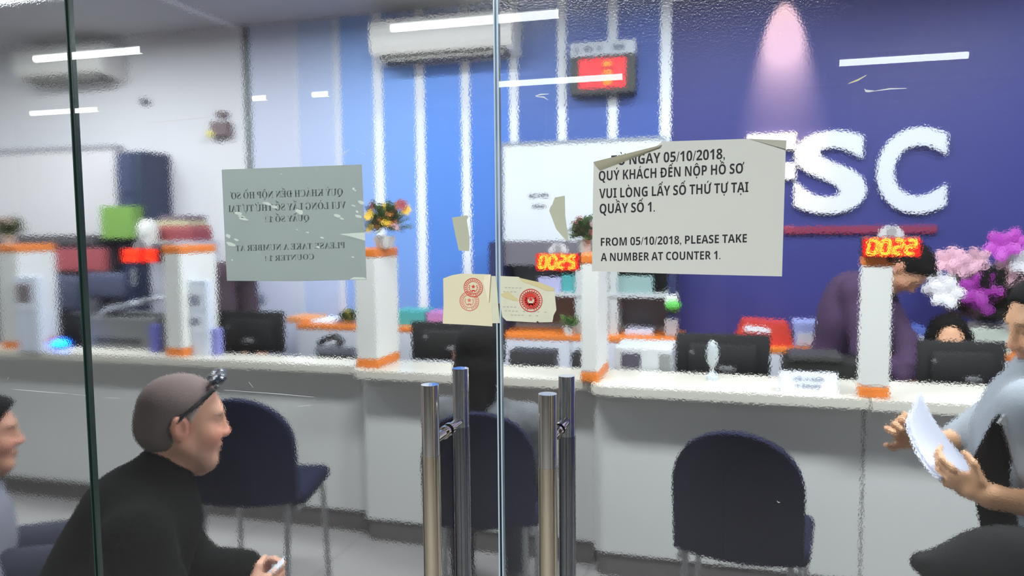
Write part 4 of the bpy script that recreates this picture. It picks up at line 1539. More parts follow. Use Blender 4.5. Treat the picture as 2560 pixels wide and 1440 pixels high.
vase_m = m_('white_ceramic', (216, 212, 210), .3)
orchid_cols = {'white': m_('white_petal', (224, 222, 226), .5), 'pink': m_('pink_petal', (206, 158, 176), .5, noise=.12, scale=30),
               'purple': m_('purple_petal', (166, 54, 168), .5, noise=.1, scale=30), 'lilac': m_('violet_petal', (132, 58, 150), .5)}
yO = 4.52
a = at(2470, 800, Y=yO)
t = thing('orchid_arrangement', (a.x, yO, ZC), 'big pot of white pink and purple orchids by the navy wall', 'flowers')
MB().lathe((a.x, yO, ZC), [(.07, 0), (.10, .03), (.11, .11), (.09, .14)]).build('pot', vase_m, t, True)
k = MB()
for i in range(60):
    q = rg.uniform(0, 6.28)
    L = rg.uniform(.12, .38)
    d = Vector((math.cos(q), -abs(math.sin(q)) * .7, rg.uniform(.2, 1.3))).normalized()
    p = Vector((a.x, yO, ZC + .14)) + d * L * .6
    k.ell(p, (L * .55, .035, .006), d.to_track_quat('X', 'Z').to_matrix(), 10, 6)
k.build('foliage', m_('dark_leaf', (36, 44, 38), .5, noise=.3, scale=20), t, True)
for kind, spots in (('white', [(2352, 718, 36), (2368, 735, 34), (2402, 705, 32), (2440, 684, 30), (2552, 655, 26), (2340, 700, 22)]),
                    ('pink', [(2372, 652, 32), (2412, 660, 34), (2440, 650, 28), (2525, 675, 36), (2540, 690, 30)]),
                    ('purple', [(2440, 725, 36), (2474, 712, 32), (2448, 755, 34), (2502, 615, 34), (2532, 606, 30)])):
    for px, py, r in spots:
        c = at(px, py, Y=yO - .16 + rg.uniform(-.06, .06))
        k = MB()
        petal_flower(k, c, r / FOC * 4.5, (-.2 + rg.uniform(-.3, .3), -1, rg.uniform(-.1, .4)))
        k.build('blossom', orchid_cols[kind], t, True)
for px0, py0, px1, py1 in ((2470, 800, 2350, 700), (2470, 800, 2430, 640), (2480, 800, 2540, 600)):
    p0, p1 = at(px0, py0, Y=yO + .03), at(px1, py1, Y=yO + .03)
    MB().tube([p0, p0.lerp(p1, .5) + Vector((0, 0, .08)), p1], .005, 8).build('stem', leaf_m, t, True)


def table_flowers(px, py_base, py_top, y, zb, rp, cols, label, seed, spread=.10):
    r_ = random.Random(seed)
    a = at(px, py_base, Y=y)
    b = at(px, py_top, Y=y)
    x = a.x
    t = thing('flower_pot', (x, y, zb), label, 'flowers')
    MB().lathe((x, y, zb), [(rp * .7, 0), (rp, .04), (rp * .9, .06)]).build('pot', vase_m, t, True)
    Hh = b.z - zb
    k = MB()
    leaf_clump(k, (x, y, zb + Hh * .45), spread, 90, r_, .03, 1.0)
    k.build('foliage', m_('mixed_foliage', (66, 88, 48), .6, noise=.3, scale=30), t, True)
    for i, (c, n) in enumerate(cols):
        for j in range(n):
            q = r_.uniform(0, 6.28)
            rr = spread * r_.uniform(.2, 1)
            p = (x + rr * math.cos(q), y - abs(rr * math.sin(q)) * .8, zb + Hh * r_.uniform(.38, .98))
            k = MB()
            petal_flower(k, p, r_.uniform(.018, .032), (math.cos(q) * .6, -1, .4), 6, r_)
            k.build('blossom', c, t, True)


yel = m_('yellow_petal', (226, 182, 44), .5)
org = m_('orange_petal', (216, 132, 52), .5)
drd = m_('dark_red_petal', (136, 44, 52), .5)
pkb = m_('dusty_pink_petal', (196, 150, 158), .5)
table_flowers(962, 612, 512, 3.46, D3[1], .055, [(yel, 7), (org, 4), (drd, 3), (pkb, 3)], 'pot of yellow and orange flowers on top of the divider', 4, .125)
table_flowers(1462, 612, 536, 3.42, D4[1], .035, [(drd, 4), (pkb, 2)], 'small pot of dark red flowers on the divider beside the notice', 9, .07)
table_flowers(20, 610, 545, 3.55, D1[1], .04, [(pkb, 2), (m_('dry_brown_petal', (128, 112, 104), .7), 5)], 'pot of dry brownish flowers on the divider at the far end', 12, .09)
table_flowers(872, 815, 782, 4.42, ZA, .03, [(yel, 4)], 'tiny yellow potted plant at the end of the orange ledge', 15, .04)


# ================================================================== VISITOR CHAIRS
def visitor_chair(x, y, rot, label):
    """rounded navy upholstered chair; local +Y is the way it faces"""
    Mx = Matrix.Translation((x, y, 0)) @ Matrix.Rotation(rot, 4, 'Z')
    t = thing('visitor_chair', (x, y, 0), label, 'chair', 'navy rounded visitor chairs')
    W, z0, zsp, zt = .205, .508, .72, .945

    def back(u, v, off):
        # u across, v up; arch shaped outline
        z = z0 + (zt - z0) * v
        if z <= zsp:
            hw = W
        else:
            q = min(1.0, (z - zsp) / (zt - zsp))
            hw = W * math.sqrt(max(0.0, 1 - q ** 2.4))
        xx = (u * 2 - 1) * hw
        lean = -(z - z0) * .16
        bow = .055 * (xx / W) ** 2
        return Vector((xx, lean + bow + off, z))
    k = MB(Mx)
    nu, nv = 20, 24
    fr_ = [back(i / nu, 1 - (1 - j / nv) ** 1.6, -.022) for j in range(nv + 1) for i in range(nu + 1)]
    bk_ = [back(i / nu, 1 - (1 - j / nv) ** 1.6, .022) for j in range(nv + 1) for i in range(nu + 1)]
    n = len(fr_)
    idx = lambda i, j: j * (nu + 1) + i
    F = []
    for j in range(nv):
        for i in range(nu):
            q = (idx(i, j), idx(i + 1, j), idx(i + 1, j + 1), idx(i, j + 1))
            F.append(q)
            F.append(tuple(n + w_ for w_ in reversed(q)))
    for i in range(nu):
        F.append((idx(i + 1, 0), idx(i, 0), n + idx(i, 0), n + idx(i + 1, 0)))
    for j in range(nv):
        F.append((idx(0, j), idx(0, j + 1), n + idx(0, j + 1), n + idx(0, j)))
        F.append((idx(nu, j + 1), idx(nu, j), n + idx(nu, j), n + idx(nu, j + 1)))
    for i in range(nu):
        F.append((idx(i, nv), idx(i + 1, nv), n + idx(i + 1, nv), n + idx(i, nv)))
    k._add(fr_ + bk_, F)
    bmesh.ops.remove_doubles(k.bm, verts=k.bm.verts[:], dist=1e-5)
    k.build('backrest', navy_f, t, True)
    k = MB(Mx)
    k.box((0, .285, .498), (.44, .37, .064), None, .028, 4)
    k.build('seat', navy_f, t, True)
    for s in (-1, 1):
        k = MB(Mx)
        k.tube([(s * .165, .045, .62), (s * .165, .030, .48), (s * .175, -.05, .0)], .011)
        k.build('leg', chrome, t, True)
        k = MB(Mx)
        k.tube([(s * .19, .06, .468), (s * .19, .40, .460), (s * .19, .43, .43), (s * .20, .46, .0)], .011)
        k.build('leg', chrome, t, True)
    return t


c = at(1840, 1300, Y=2.47)
visitor_chair(c.x, 2.47, math.radians(-8), 'empty navy rounded chair facing the counter under the big monitor')
c = at(1196, 1250, Y=2.52)
visitor_chair(c.x, 2.52, math.radians(12), 'navy rounded chair with the dark haired visitor sitting on it')
c = at(605, 1180, Y=2.50)
visitor_chair(c.x, 2.50, math.radians(14), 'navy rounded chair turned aside behind the man in black')

# ================================================================== PEOPLE
skin_m = attr_mat('skin', .5)
V3 = lambda p: np.array(p, float)


def unit(v):
    v = np.array(v, float)
    return v / np.linalg.norm(v)


class Frame:
    """head or body frame: c centre, f forward, s the person's right, u up"""

    def __init__(s, c, f, u, k=1.0):
        s.c = V3(c)
        s.f = unit(f)
        s.u = unit(V3(u) - s.f * (V3(u) @ s.f))
        s.s = np.cross(s.f, s.u)
        s.k = k
        s.B = np.array([s.f, s.s, s.u])

    def p(s, a, b, c):
        return s.c + s.k * (a * s.f + b * s.s + c * s.u)

    def loc(s, V):
        d = (V - s.c) / s.k
        return d @ s.f, d @ s.s, d @ s.u


def head_prims(S, H, fat=1.0, nose=1.0):
    k = H.k
    E = lambda c, r, kk, op='+': S.ell(H.p(*c), V3(r) * k, H.B, kk * k, op)
    C = lambda a, b, ra, rb, kk, op='+': S.cap(H.p(*a), H.p(*b), ra * k, rb * k, kk * k, op)
    E((-.014, 0, .036), (.098, .077, .084), .01)
    E((.030, 0, -.030), (.062 * fat, .060 * fat, .080), .03)
    C((-.005, .050, -.045), (.062, .020, -.100), .020 * fat, .018, .03)
    C((-.005, -.050, -.045), (.062, -.020, -.100), .020 * fat, .018, .03)
    C((.066, -.010, -.102), (.066, .010, -.102), .019, .019, .02)
    C((.072, -.030, .026), (.072, .030, .026), .016, .016, .025)
    C((.040, 0, -.115), (-.01, 0, -.10), .028 * fat, .040 * fat, .03)
    for q in (-1, 1):
        E((.058, q * .040, -.028), (.026, .022, .024), .025)
        E((.092, q * .031, .004), (.018, .017, .013), .014, '-')
        E((.073, q * .031, .004), (.0125, .0135, .0125), .002)
        C((.082, q * .020, .014), (.074, q * .044, .013), .005, .004, .006)
        C((.084, q * .022, -.004), (.076, q * .042, -.004), .004, .003, .006)
    C((.086, 0, .014), (.106 * nose, 0, -.028), .008, .0115, .014)
    for q in (-1, 1):
        E((.098, q * .0115, -.032), (.011, .008, .009), .008)
    E((.084, 0, -.062), (.012, .024, .007), .010)
    E((.081, 0, -.074), (.012, .021, .0075), .010)
    C((.098, -.012, -.0675), (.098, .012, -.0675), .003, .003, .004, '-')
    for q in (-1, 1):
        E((-.010, q * .080, -.004), (.020, .008, .033), .006)
        E((-.022, q * .084, .004), (.012, .007, .026), .006)
        E((-.006, q * .088, .002), (.010, .006, .016), .005, '-')


def skin_colour(V, H, base, brow=(60, 48, 42), lips=(176, 108, 98), stub=None, blush=.3, bald=None):
    b = V3(lin(base))
    col_ = np.tile(b, (len(V), 1))
    a, s, u = H.loc(V)

    def blend(m, c):
        m = np.clip(m, 0, 1)[:, None]
        col_[:] = col_ * (1 - m) + V3(lin(c)) * m
    g = lambda d, r: np.clip(1.6 - d / r, 0, 1)
    face = (a > .03) & (np.abs(s) < .075) & (u > -.13) & (u < .12)
    # warm cheeks, nose and ears
    for q in (-1, 1):
        blend(blush * g(np.sqrt((a - .07) ** 2 + (s - q * .04) ** 2 + (u + .035) ** 2), .03), (206, 120, 104))
        blend(.8 * blush * g(np.sqrt((a + .01) ** 2 + (s - q * .083) ** 2 + (u + .0) ** 2), .03), (206, 118, 104))
    blend(blush * g(np.sqrt((a - .105) ** 2 + s ** 2 + (u + .028) ** 2), .02), (204, 116, 100))
    if stub is not None:
        blend(.35 * face * np.clip((-.045 - u) / .02, 0, 1), stub)
    blend(face * (a > .066) * g(np.sqrt((s / .024) ** 2 + ((u + .068) / .012) ** 2), .75), lips)
    blend(face * (a > .085) * (np.abs(u + .0675) < .0025) * (np.abs(s) < .022), (110, 60, 58))
    for q in (-1, 1):
        d = np.sqrt(((s - q * .031) / .0115) ** 2 + ((u - .004) / .0040) ** 2)
        blend(.7 * face * (a > .05) * np.clip((1.15 - d) * 4, 0, 1), (190, 172, 162))
        d = np.sqrt(((s - q * .031) / .0070) ** 2 + ((u - .004) / .0048) ** 2)
        blend(face * (a > .05) * np.clip((1.15 - d) * 4, 0, 1), (44, 32, 28))
        d = np.sqrt(((s - q * .033) / .019) ** 2 + ((u - .0275 + .05 * np.abs(s - q * .02)) / .0045) ** 2)
        blend(.75 * face * (a > .045) * np.clip((1.2 - d) * 3, 0, 1), brow)
    return col_


def hand_prims(S, wrist, d, palm, thumb, size=1.0, curl=.6, spread=.0):
    """palm, four unequal bent fingers and a thumb leaving the side of the palm"""
    d = unit(d)
    n = unit(V3(palm) - d * (V3(palm) @ d))
    t = unit(V3(thumb) - d * (V3(thumb) @ d) - n * (V3(thumb) @ n))
    w_ = V3(wrist)
    z = size
    S.cap(w_, w_ + d * .03 * z, .026 * z, .028 * z, .02 * z)
    S.ell(w_ + d * .050 * z, V3((.048, .041, .016)) * z, [d, t, n], .012 * z)
    for i, (off, L, r) in enumerate([(.030, .072, .0088), (.010, .080, .0092), (-.011, .074, .0088), (-.030, .058, .0078)]):
        p = w_ + (d * .088 + t * off) * z
        a = curl * (.55 + .12 * i)
        dd = unit(d + t * off * (2 + spread))
        for j, fr in enumerate((.45, .32, .23)):
            q = unit(dd * math.cos(a) + n * math.sin(a))
            e = p + q * L * fr * z * 1.1
            S.cap(p, e, r * z * (1 - .08 * j), r * z * (.92 - .1 * j), .004 * z)
            p = e
            a += curl * .8
    p = w_ + (d * .030 + t * .030) * z
    q = unit(d * .62 + t * .72 + n * .35)
    e = p + q * .042 * z
    S.cap(p, e, .013 * z, .0105 * z, .012 * z)
    q = unit(d * .85 + t * .25 + n * .45)
    S.cap(e, e + q * .032 * z, .0102 * z, .0082 * z, .004 * z)


def body_prims(S, J, inf=0.0, sc_=1.0, arms=True, legs=True, torso=True, neck=True, sleeve=1.0, part='body'):
    g = lambda k: V3(J[k])
    sl, sr = g('sl'), g('sr')
    lat = unit(sl - sr)
    P, N, Cc = g('pelvis'), g('neck'), g('chest')
    up = unit(N - P)
    fw = unit(np.cross(lat, up))
    B = [lat, fw, unit(np.cross(fw, lat))]
    if fw @ V3(J['fwd']) < 0:
        fw = -fw
    r = lambda v: v * sc_ + inf
    if torso:
        S.ell(P, (r(.165), r(.115), r(.12)), B, .05)
        S.ell(P * .5 + Cc * .5, (r(.140), r(.100), r(.17)), B, .06)
        S.ell(Cc, (r(.160), r(.112), r(.165)), B, .06)
        S.cap(sl, Cc * .35 + N * .65, r(.060), r(.066), .05)
        S.cap(sr, Cc * .35 + N * .65, r(.060), r(.066), .05)
    if neck:
        S.cap(N, J['head'].p(-.025, 0, -.06), r(.058), r(.052), .03)
    if arms:
        for q in 'lr':
            s_, e, w_ = g('s' + q), g('e' + q), g('w' + q)
            S.cap(s_, e, r(.052), r(.041), .03)
            if sleeve >= 1:
                S.cap(e, w_, r(.041), r(.028 if inf == 0 else .031), .03)
            elif sleeve > .5:
                S.cap(e, e + (w_ - e) * (sleeve - .5) * 2, r(.041), r(.036), .03)
    if legs:
        for q, s_ in (('l', 1), ('r', -1)):
            h = P + lat * s_ * .09 * sc_
            kn, an = g('k' + q), g('a' + q)
            S.cap(h, kn, r(.083), r(.056), .05)
            S.cap(kn, an, r(.055), r(.040), .03)


def feet_prims(S, J, inf=0.0):
    for q in 'lr':
        an = V3(J['a' + q])
        f = unit((V3(J['fwd']) * [1, 1, 0]))
        z = V3((an[0], an[1], .045))
        S.cap(an, z, .042 + inf, .045 + inf, .02)
        S.cap(z - f * .03, z + f * .13 - V3((0, 0, .012)), .042 + inf, .032 + inf, .02)


def person(label, J, H, skin, h=.006, sc_=1.0, hands=None, tint_kw=None, fat=1.0, nose=1.0):
    pts = [V3(J[k]) for k in ('pelvis', 'neck', 'sl', 'sr', 'el', 'er', 'wl', 'wr', 'kl', 'kr', 'al', 'ar')] + [H.c]
    lo, hi = np.min(pts, 0) - .22, np.max(pts, 0) + .22
    lo[2] = max(lo[2], -.0)
    J['lo'], J['hi'] = lo, hi
    S = Sdf(lo, hi, h)
    J['head'] = H
    body_prims(S, J, 0, sc_)
    feet_prims(S, J)
    for a in (hands or []):
        hand_prims(S, *a[:4], **(a[4] if len(a) > 4 else {}))
    head_prims(S, H, fat, nose)
    root = thing('person', (J['pelvis'][0], J['pelvis'][1], 0), label, 'person')
    me, V = S.mesh('body')
    tint(me, skin_colour(V, H, skin, **(tint_kw or {})))
    link_mesh('body', me, skin_m, root, True)
    return root


def garment(name, root, J, m, fn, h=.008):
    S = Sdf(J['lo'], J['hi'], h)
    fn(S)
    me, V = S.mesh(name)
    return link_mesh(name, me, m, root, True)


def hair(root, H, m, fn, h=.0045):
    S = Sdf(H.c - .24 * H.k, H.c + .24 * H.k, h)
    fn(S, lambda c, r, kk=.01, op='+': S.ell(H.p(*c), V3(r) * H.k, H.B, kk * H.k, op),
       lambda a, b, ra, rb, kk=.01, op='+': S.cap(H.p(*a), H.p(*b), ra * H.k, rb * H.k, kk * H.k, op))
    me, V = S.mesh('hair')
    return link_mesh('hair', me, m, root, True), me, V


# ---------------------------------------------------------------- man in black with sunglasses on his head
F = unit((.774, .633, 0))
R = unit((.633, -.774, 0))
Z = V3((0, 0, 1))
Hc = V3(at(462, 1052, Y=1.64))
hd = Frame(Hc, F * 1 + Z * -.10, Z + F * .10, 1.0)
Q = lambda u, w_, z: Hc + F * u + R * w_ + Z * z
PZ = .52 - Hc[2]
J = dict(fwd=F, pelvis=Q(-.27, 0, PZ), chest=Q(-.165, 0, -.34), neck=Q(-.075, 0, -.155), sl=Q(-.10, -.185, -.23), sr=Q(-.115, .185, -.23),
         er=Q(-.01, .235, -.51), wr=Q(.125, .08, -.465), el=Q(.02, -.225, -.49), wl=Q(.135, -.045, -.44),
         kl=Q(.17, -.16, PZ - .01), kr=Q(.17, .14, PZ - .01), al=Q(.13, -.15, -Hc[2] + .08), ar=Q(.13, .13, -Hc[2] + .08))
man = person('seated man in black jacket with sunglasses pushed up on his cropped grey hair', J, hd, (196, 146, 122), .0048,
             hands=[(J['wr'], F * .8 + R * -.35 + Z * .05, F * -.1 - R * .9, Z * 1 + F * .2, dict(curl=.75)),
                    (J['wl'], F * .7 + R * .35 - Z * .5, R * .9 + Z * .1, Z * .8 + F * .5, dict(curl=.8))],
             tint_kw=dict(brow=(112, 92, 82), lips=(172, 112, 102), stub=(150, 120, 108), blush=.45), fat=1.04, nose=.99)
black_cloth = m_('black_jacket_cloth', (13, 13, 12), 1.0, noise=.3, scale=60, bump=.2, spec=.1)


def f(S):
    body_prims(S, J, .020, 1.0, True, False, True, False)
    # collar standing round the neck
    S.cap(Q(-.075, 0, -.165), Q(-.048, 0, -.115), .078, .068, .02)
    S.cap(Q(-.115, .02, -.25), Q(-.20, .0, -.45), .15, .17, .05)
    S.cut(Q(-.035, 0, -.085), unit(F * .62 + Z * .75))
    S.cut(V3(J['wr']) - F * .005, F * .8 + R * -.35 + Z * .2) if False else None


garment('jacket', man, J, black_cloth, f, .006)
garment('trousers', man, J, m_('charcoal_trousers', (36, 36, 40), .9), lambda S: body_prims(S, J, .012, 1.0, False, True, False, False), .008)
garment('shoes', man, J, m_('dark_shoe', (26, 24, 24), .5), lambda S: feet_prims(S, J, .008), .008)
hair_man = attr_mat('cropped_hair', .85, .2, 300, spec=.2)


def f(S, E, C):
    E((-.014, 0, .036), (.1035, .0815, .0885))
    E((-.040, 0, -.010), (.082, .074, .078), .02)
    S.cut(hd.p(.045, 0, .075), hd.f * .9 + hd.u * -.42)             # hairline across the forehead
    S.cut(hd.p(-.02, 0, -.068), hd.u * -1 + hd.f * .35)
    S.cut(hd.p(.018, 0, .0), hd.f * 1 - hd.u * .55)
    for q in (-1, 1):
        E((-.010, q * .082, -.010), (.026, .03, .040), .004, '-')


o, me, V = hair(man, hd, hair_man, f)
a_, s_, u_ = hd.loc(V)
back = np.clip((-.012 + (u_ - .004) * .94 - a_) / .02 + .5, 0, 1)
back = np.maximum(back, np.clip((-.018 - a_) / .01, 0, 1))[:, None]
hc_ = V3(lin((176, 162, 148))) * (1 - back) + V3(lin((112, 97, 95))) * back
tint(me, hc_)
# sunglasses pushed up on the head
t = thing('sunglasses', tuple(hd.p(.06, 0, .1)), 'dark sunglasses pushed up on the head of the man in black', 'sunglasses')
sg = m_('black_sunglass_frame', (18, 18, 22), .25)
for q in (-1, 1):
    MB().tube([Vector(hd.p(.062, q * .074, .098)), Vector(hd.p(.030, q * .083, .062)), Vector(hd.p(-.004, q * .085, .034)), Vector(hd.p(-.026, q * .086, .004))], [.007, .0062, .005, .004], 10).build('temple', sg, t, True)
    k = MB()
    k.ell(Vector(hd.p(.072, q * .036, .116)), (.026, .036, .014), Matrix((hd.f * .86 - hd.u * -.5, hd.s, hd.u * .86 + hd.f * -.5)).transposed(), 18, 10)
    k.build('lens', m_('dark_lens', (34, 38, 52), .1, coat=.5), t, True)
    MB().ell(Vector(hd.p(.068, q * .074, .104)), (.008, .004, .006), None, 10, 8).build('hinge', m_('silver_hinge', (120, 122, 126), .4, metal=.8), t, True)
MB().tube([Vector(hd.p(.078, -.01, .126)), Vector(hd.p(.078, .01, .126))], .005).build('bridge', sg, t, True)
# paper slip in his hands
a = Q(.205, .03, -.43)
k = MB(Matrix.Translation(Vector(a)) @ Matrix.Rotation(.5, 4, 'Z') @ Matrix.Rotation(-.75, 4, 'Y'))
k.box((0, 0, 0), (.075, .05, .002))
k.box((-.045, 0, -.012), (.05, .045, .002), (0, .5, 0))
tag(k.build('paper_slip', paper_w, origin=tuple(a)), 'small folded white slip in the hands of the man in black', 'paper')
c = V3(J['pelvis'])
t = thing('waiting_bench', (c[0], c[1], 0), 'low dark waiting bench under the man in black', 'bench')
k = MB(Matrix.Translation((c[0], c[1], 0)) @ Matrix.Rotation(math.atan2(F[1], F[0]), 4, 'Z'))
k.box((.0, .0, .350), (.42, .46, .05), None, .015)
k.build('seat', navy_f, t, True)
for qx in (-.17, .17):
    for qy in (-.18, .18):
        k = MB(Matrix.Translation((c[0], c[1], 0)) @ Matrix.Rotation(math.atan2(F[1], F[0]), 4, 'Z'))
        k.cyl((qx, qy, 0), (qx, qy, .33), .014)
        k.build('leg', chrome, t, True)

# ---------------------------------------------------------------- man at the edge in a grey shirt
F2 = unit((.72, .69, 0))
R2 = unit((.69, -.72, 0))
H2c = V3(at(-44, 1086, Y=1.80))
hd2 = Frame(H2c, F2 - Z * .05, Z + F2 * .05, .98)
Q2 = lambda u, w_, z: H2c + F2 * u + R2 * w_ + Z * z
PZ = .52 - H2c[2]
J2 = dict(fwd=F2, pelvis=Q2(-.12, 0, PZ), chest=Q2(-.06, 0, -.36), neck=Q2(-.035, 0, -.17), sl=Q2(-.05, -.17, -.245), sr=Q2(-.05, .17, -.245),
          er=Q2(.02, .21, -.50), wr=Q2(.19, .10, -.52), el=Q2(.03, -.20, -.50), wl=Q2(.19, -.10, -.50),
          kl=Q2(.28, -.12, PZ), kr=Q2(.28, .12, PZ), al=Q2(.28, -.12, .08 - H2c[2]), ar=Q2(.28, .12, .08 - H2c[2]))
p2 = person('person in pale grey shirt sitting behind the man in black, face in profile', J2, hd2, (176, 128, 106), .0065,
            hands=[(J2['wr'], F2 - Z * .3, -Z, -R2, dict(curl=.4)), (J2['wl'], F2 - Z * .3, -Z, R2, dict(curl=.4))], tint_kw=dict(brow=(44, 36, 34), blush=.2))
garment('shirt', p2, J2, m_('grey_shirt_cloth', (112, 112, 124), .9, noise=.08, scale=20), lambda S: (body_prims(S, J2, .018, 1, True, False, True, False, .75), S.cap(Q2(-.035, 0, -.18), Q2(-.03, 0, -.15), .075, .07, .02)))
garment('trousers', p2, J2, m_('dark_blue_trousers', (30, 32, 48), .9), lambda S: body_prims(S, J2, .012, 1, False, True, False, False))
garment('shoes', p2, J2, m_('dark_shoe', (26, 24, 24), .5), lambda S: feet_prims(S, J2, .008))
black_hair = m_('black_hair', (15, 13, 13), .85, noise=.4, scale=60, bump=.3, spec=.15)


def short_hair(H):
    def f(S, E, C):
        E((-.018, 0, .044), (.108, .087, .092))
        E((-.045, 0, .000), (.082, .078, .072), .02)
        E((.055, 0, .085), (.035, .055, .030), .03)
        S.cut(H.p(.058, 0, .058), H.f * .8 - H.u * .6)
        S.cut(H.p(-.02, 0, -.055), H.u * -1 + H.f * .4)
        for q in (-1, 1):
            E((-.008, q * .085, -.012), (.028, .03, .040), .004, '-')
    return f


hair(p2, hd2, black_hair, short_hair(hd2))
c = V3(J2['pelvis'])
t = thing('waiting_stool', (c[0], c[1], 0), 'low dark waiting stool under the person in the grey shirt', 'stool')
k = MB(Matrix.Translation((c[0], c[1], 0)) @ Matrix.Rotation(math.atan2(F2[1], F2[0]), 4, 'Z'))
k.box((0, 0, .350), (.36, .36, .05), None, .015)
k.build('seat', navy_f, t, True)
for qx in (-.14, .14):
    for qy in (-.14, .14):
        k = MB(Matrix.Translation((c[0], c[1], 0)) @ Matrix.Rotation(math.atan2(F2[1], F2[0]), 4, 'Z'))
        k.cyl((qx, qy, 0), (qx, qy, .33), .014)
        k.build('leg', chrome, t, True)

# ---------------------------------------------------------------- dark haired visitor on the middle chair, seen from behind
F3 = unit((-.20, .98, 0))
R3 = unit((.98, .20, 0))
H3c = V3(at(1194, 893, Y=2.74))
hd3 = Frame(H3c, F3 - Z * .1, Z + F3 * .1, 1.0)
Q3 = lambda u, w_, z: H3c + F3 * u + R3 * w_ + Z * z
PZ = .605 - H3c[2]
J3 = dict(fwd=F3, pelvis=Q3(-.05, .02, PZ), chest=Q3(-.02, .02, -.36), neck=Q3(-.02, .005, -.165), sl=Q3(-.01, -.135, -.235), sr=Q3(-.01, .19, -.255),
          er=Q3(.08, .24, -.46), wr=Q3(.28, .16, -.42), el=Q3(.10, -.16, -.46), wl=Q3(.28, -.12, -.42),
          kl=Q3(.36, -.12, PZ), kr=Q3(.36, .12, PZ), al=Q3(.34, -.12, .08 - H3c[2]), ar=Q3(.34, .12, .08 - H3c[2]))
p3 = person('dark haired visitor in grey jacket sitting with back turned behind the door handles', J3, hd3, (190, 144, 120), .007,
            hands=[(J3['wr'], F3, -Z, -R3, dict(curl=.4)), (J3['wl'], F3, -Z, R3, dict(curl=.4))])
garment('jacket', p3, J3, m_('grey_jacket', (86, 88, 92), .9, noise=.45, scale=26), lambda S: (body_prims(S, J3, .020, 1, True, False, True, False), S.cap(Q3(-.02, 0, -.17), Q3(-.015, 0, -.14), .076, .07, .02)))
garment('trousers', p3, J3, m_('dark_blue_trousers', (30, 32, 48), .9), lambda S: body_prims(S, J3, .012, 1, False, True, False, False))
garment('shoes', p3, J3, m_('dark_shoe', (26, 24, 24), .5), lambda S: feet_prims(S, J3, .008))


def f(S, E, C):
    E((-.018, 0, .044), (.106, .086, .090))
    E((-.045, 0, -.03), (.070, .080, .090), .03)
    C((-.07, 0, -.05), (-.09, 0, -.20), .062, .042, .03)
    C((-.05, .05, -.05), (-.06, .055, -.15), .035, .025, .03)
    C((-.05, -.05, -.05), (-.06, -.055, -.15), .035, .025, .03)
    S.cut(hd3.p(.05, 0, .04), hd3.f * .85 - hd3.u * .5)


hair(p3, hd3, black_hair, f)

# ---------------------------------------------------------------- clerk in purple bending over the desk
F4 = unit((.82, -.55, 0))
R4 = unit((-.55, -.82, 0))
H4c = V3(at(2268, 672, Y=4.02))
hd4 = Frame(H4c, F4 * .45 - Z * .85, F4 * .85 + Z * .55, .98)
B4 = V3(at(2120, 900, Y=4.10))
J4 = dict(fwd=F4, pelvis=V3((B4[0] - .03, 4.12, .90)), chest=V3(at(2128, 800, Y=4.08)), neck=V3(at(2190, 690, Y=4.05)), sl=V3(at(2195, 735, Y=4.15)), sr=V3(at(2145, 730, Y=3.95)),
          er=V3(at(2165, 880, Y=3.84)), wr=V3(at(2235, 945, Y=3.94)), el=V3(at(2262, 860, Y=4.02)), wl=V3(at(2262, 945, Y=3.84)),
          kl=V3((B4[0] + .03, 4.16, .48)), kr=V3((B4[0] - .07, 4.10, .48)), al=V3((B4[0] + .03, 4.18, .08)), ar=V3((B4[0] - .07, 4.12, .08)))
p4 = person('clerk in dark purple top bending forward behind the divider with the 0022 display', J4, hd4, (196, 146, 116), .007,
            hands=[(J4['wr'], (.7, -.4, -.3), -Z, (0, .7, .4), dict(curl=.5)), (J4['wl'], (.5, -.6, -.4), -Z, (-.7, 0, .4), dict(curl=.5))])
purple_c = m_('dark_purple_cloth', (60, 38, 70), .85, noise=.35, scale=14)
garment('top', p4, J4, purple_c, lambda S: (body_prims(S, J4, .022, 1, True, False, True, False), S.ell(V3(at(2115, 800, Y=4.08)), (.13, .12, .24), None, .05)))
garment('trousers', p4, J4, m_('black_trousers', (24, 24, 28), .9), lambda S: body_prims(S, J4, .012, 1, False, True, False, False))
garment('shoes', p4, J4, m_('dark_shoe', (26, 24, 24), .5), lambda S: feet_prims(S, J4, .008))
hair(p4, hd4, black_hair, short_hair(hd4))

# ---------------------------------------------------------------- seated clerk behind the monitor
F5 = unit((-.1, -1, 0))
R5 = unit((-1, .1, 0))
H5c = V3(at(2370, 853, Y=4.0))
hd5 = Frame(H5c, F5 - Z * .25, Z + F5 * -.1, .98)
Q5 = lambda u, w_, z: H5c + F5 * u + R5 * w_ + Z * z
PZ = .53 - H5c[2]
J5 = dict(fwd=F5, pelvis=Q5(-.05, 0, PZ), chest=Q5(-.03, 0, -.33), neck=Q5(-.03, 0, -.16), sl=Q5(-.03, -.16, -.225), sr=Q5(-.03, .16, -.225),
          er=Q5(.0, .21, -.31), wr=Q5(.10, .09, -.255), el=Q5(.0, -.21, -.31), wl=Q5(.10, -.09, -.255),
          kl=Q5(.05, -.12, PZ), kr=Q5(.05, .12, PZ), al=Q5(.04, -.12, .08 - H5c[2]), ar=Q5(.04, .12, .08 - H5c[2]))
p5 = person('dark haired clerk whose forehead shows above the black monitor', J5, hd5, (206, 156, 122), .007,
            hands=[(J5['wr'], R5 * -1 + F5 * .3, -Z, F5, dict(curl=.4)), (J5['wl'], R5 + F5 * .4, -Z, F5, dict(curl=.4))])
garment('top', p5, J5, m_('violet_top', (70, 56, 96), .85), lambda S: body_prims(S, J5, .016, 1, True, False, True, False))
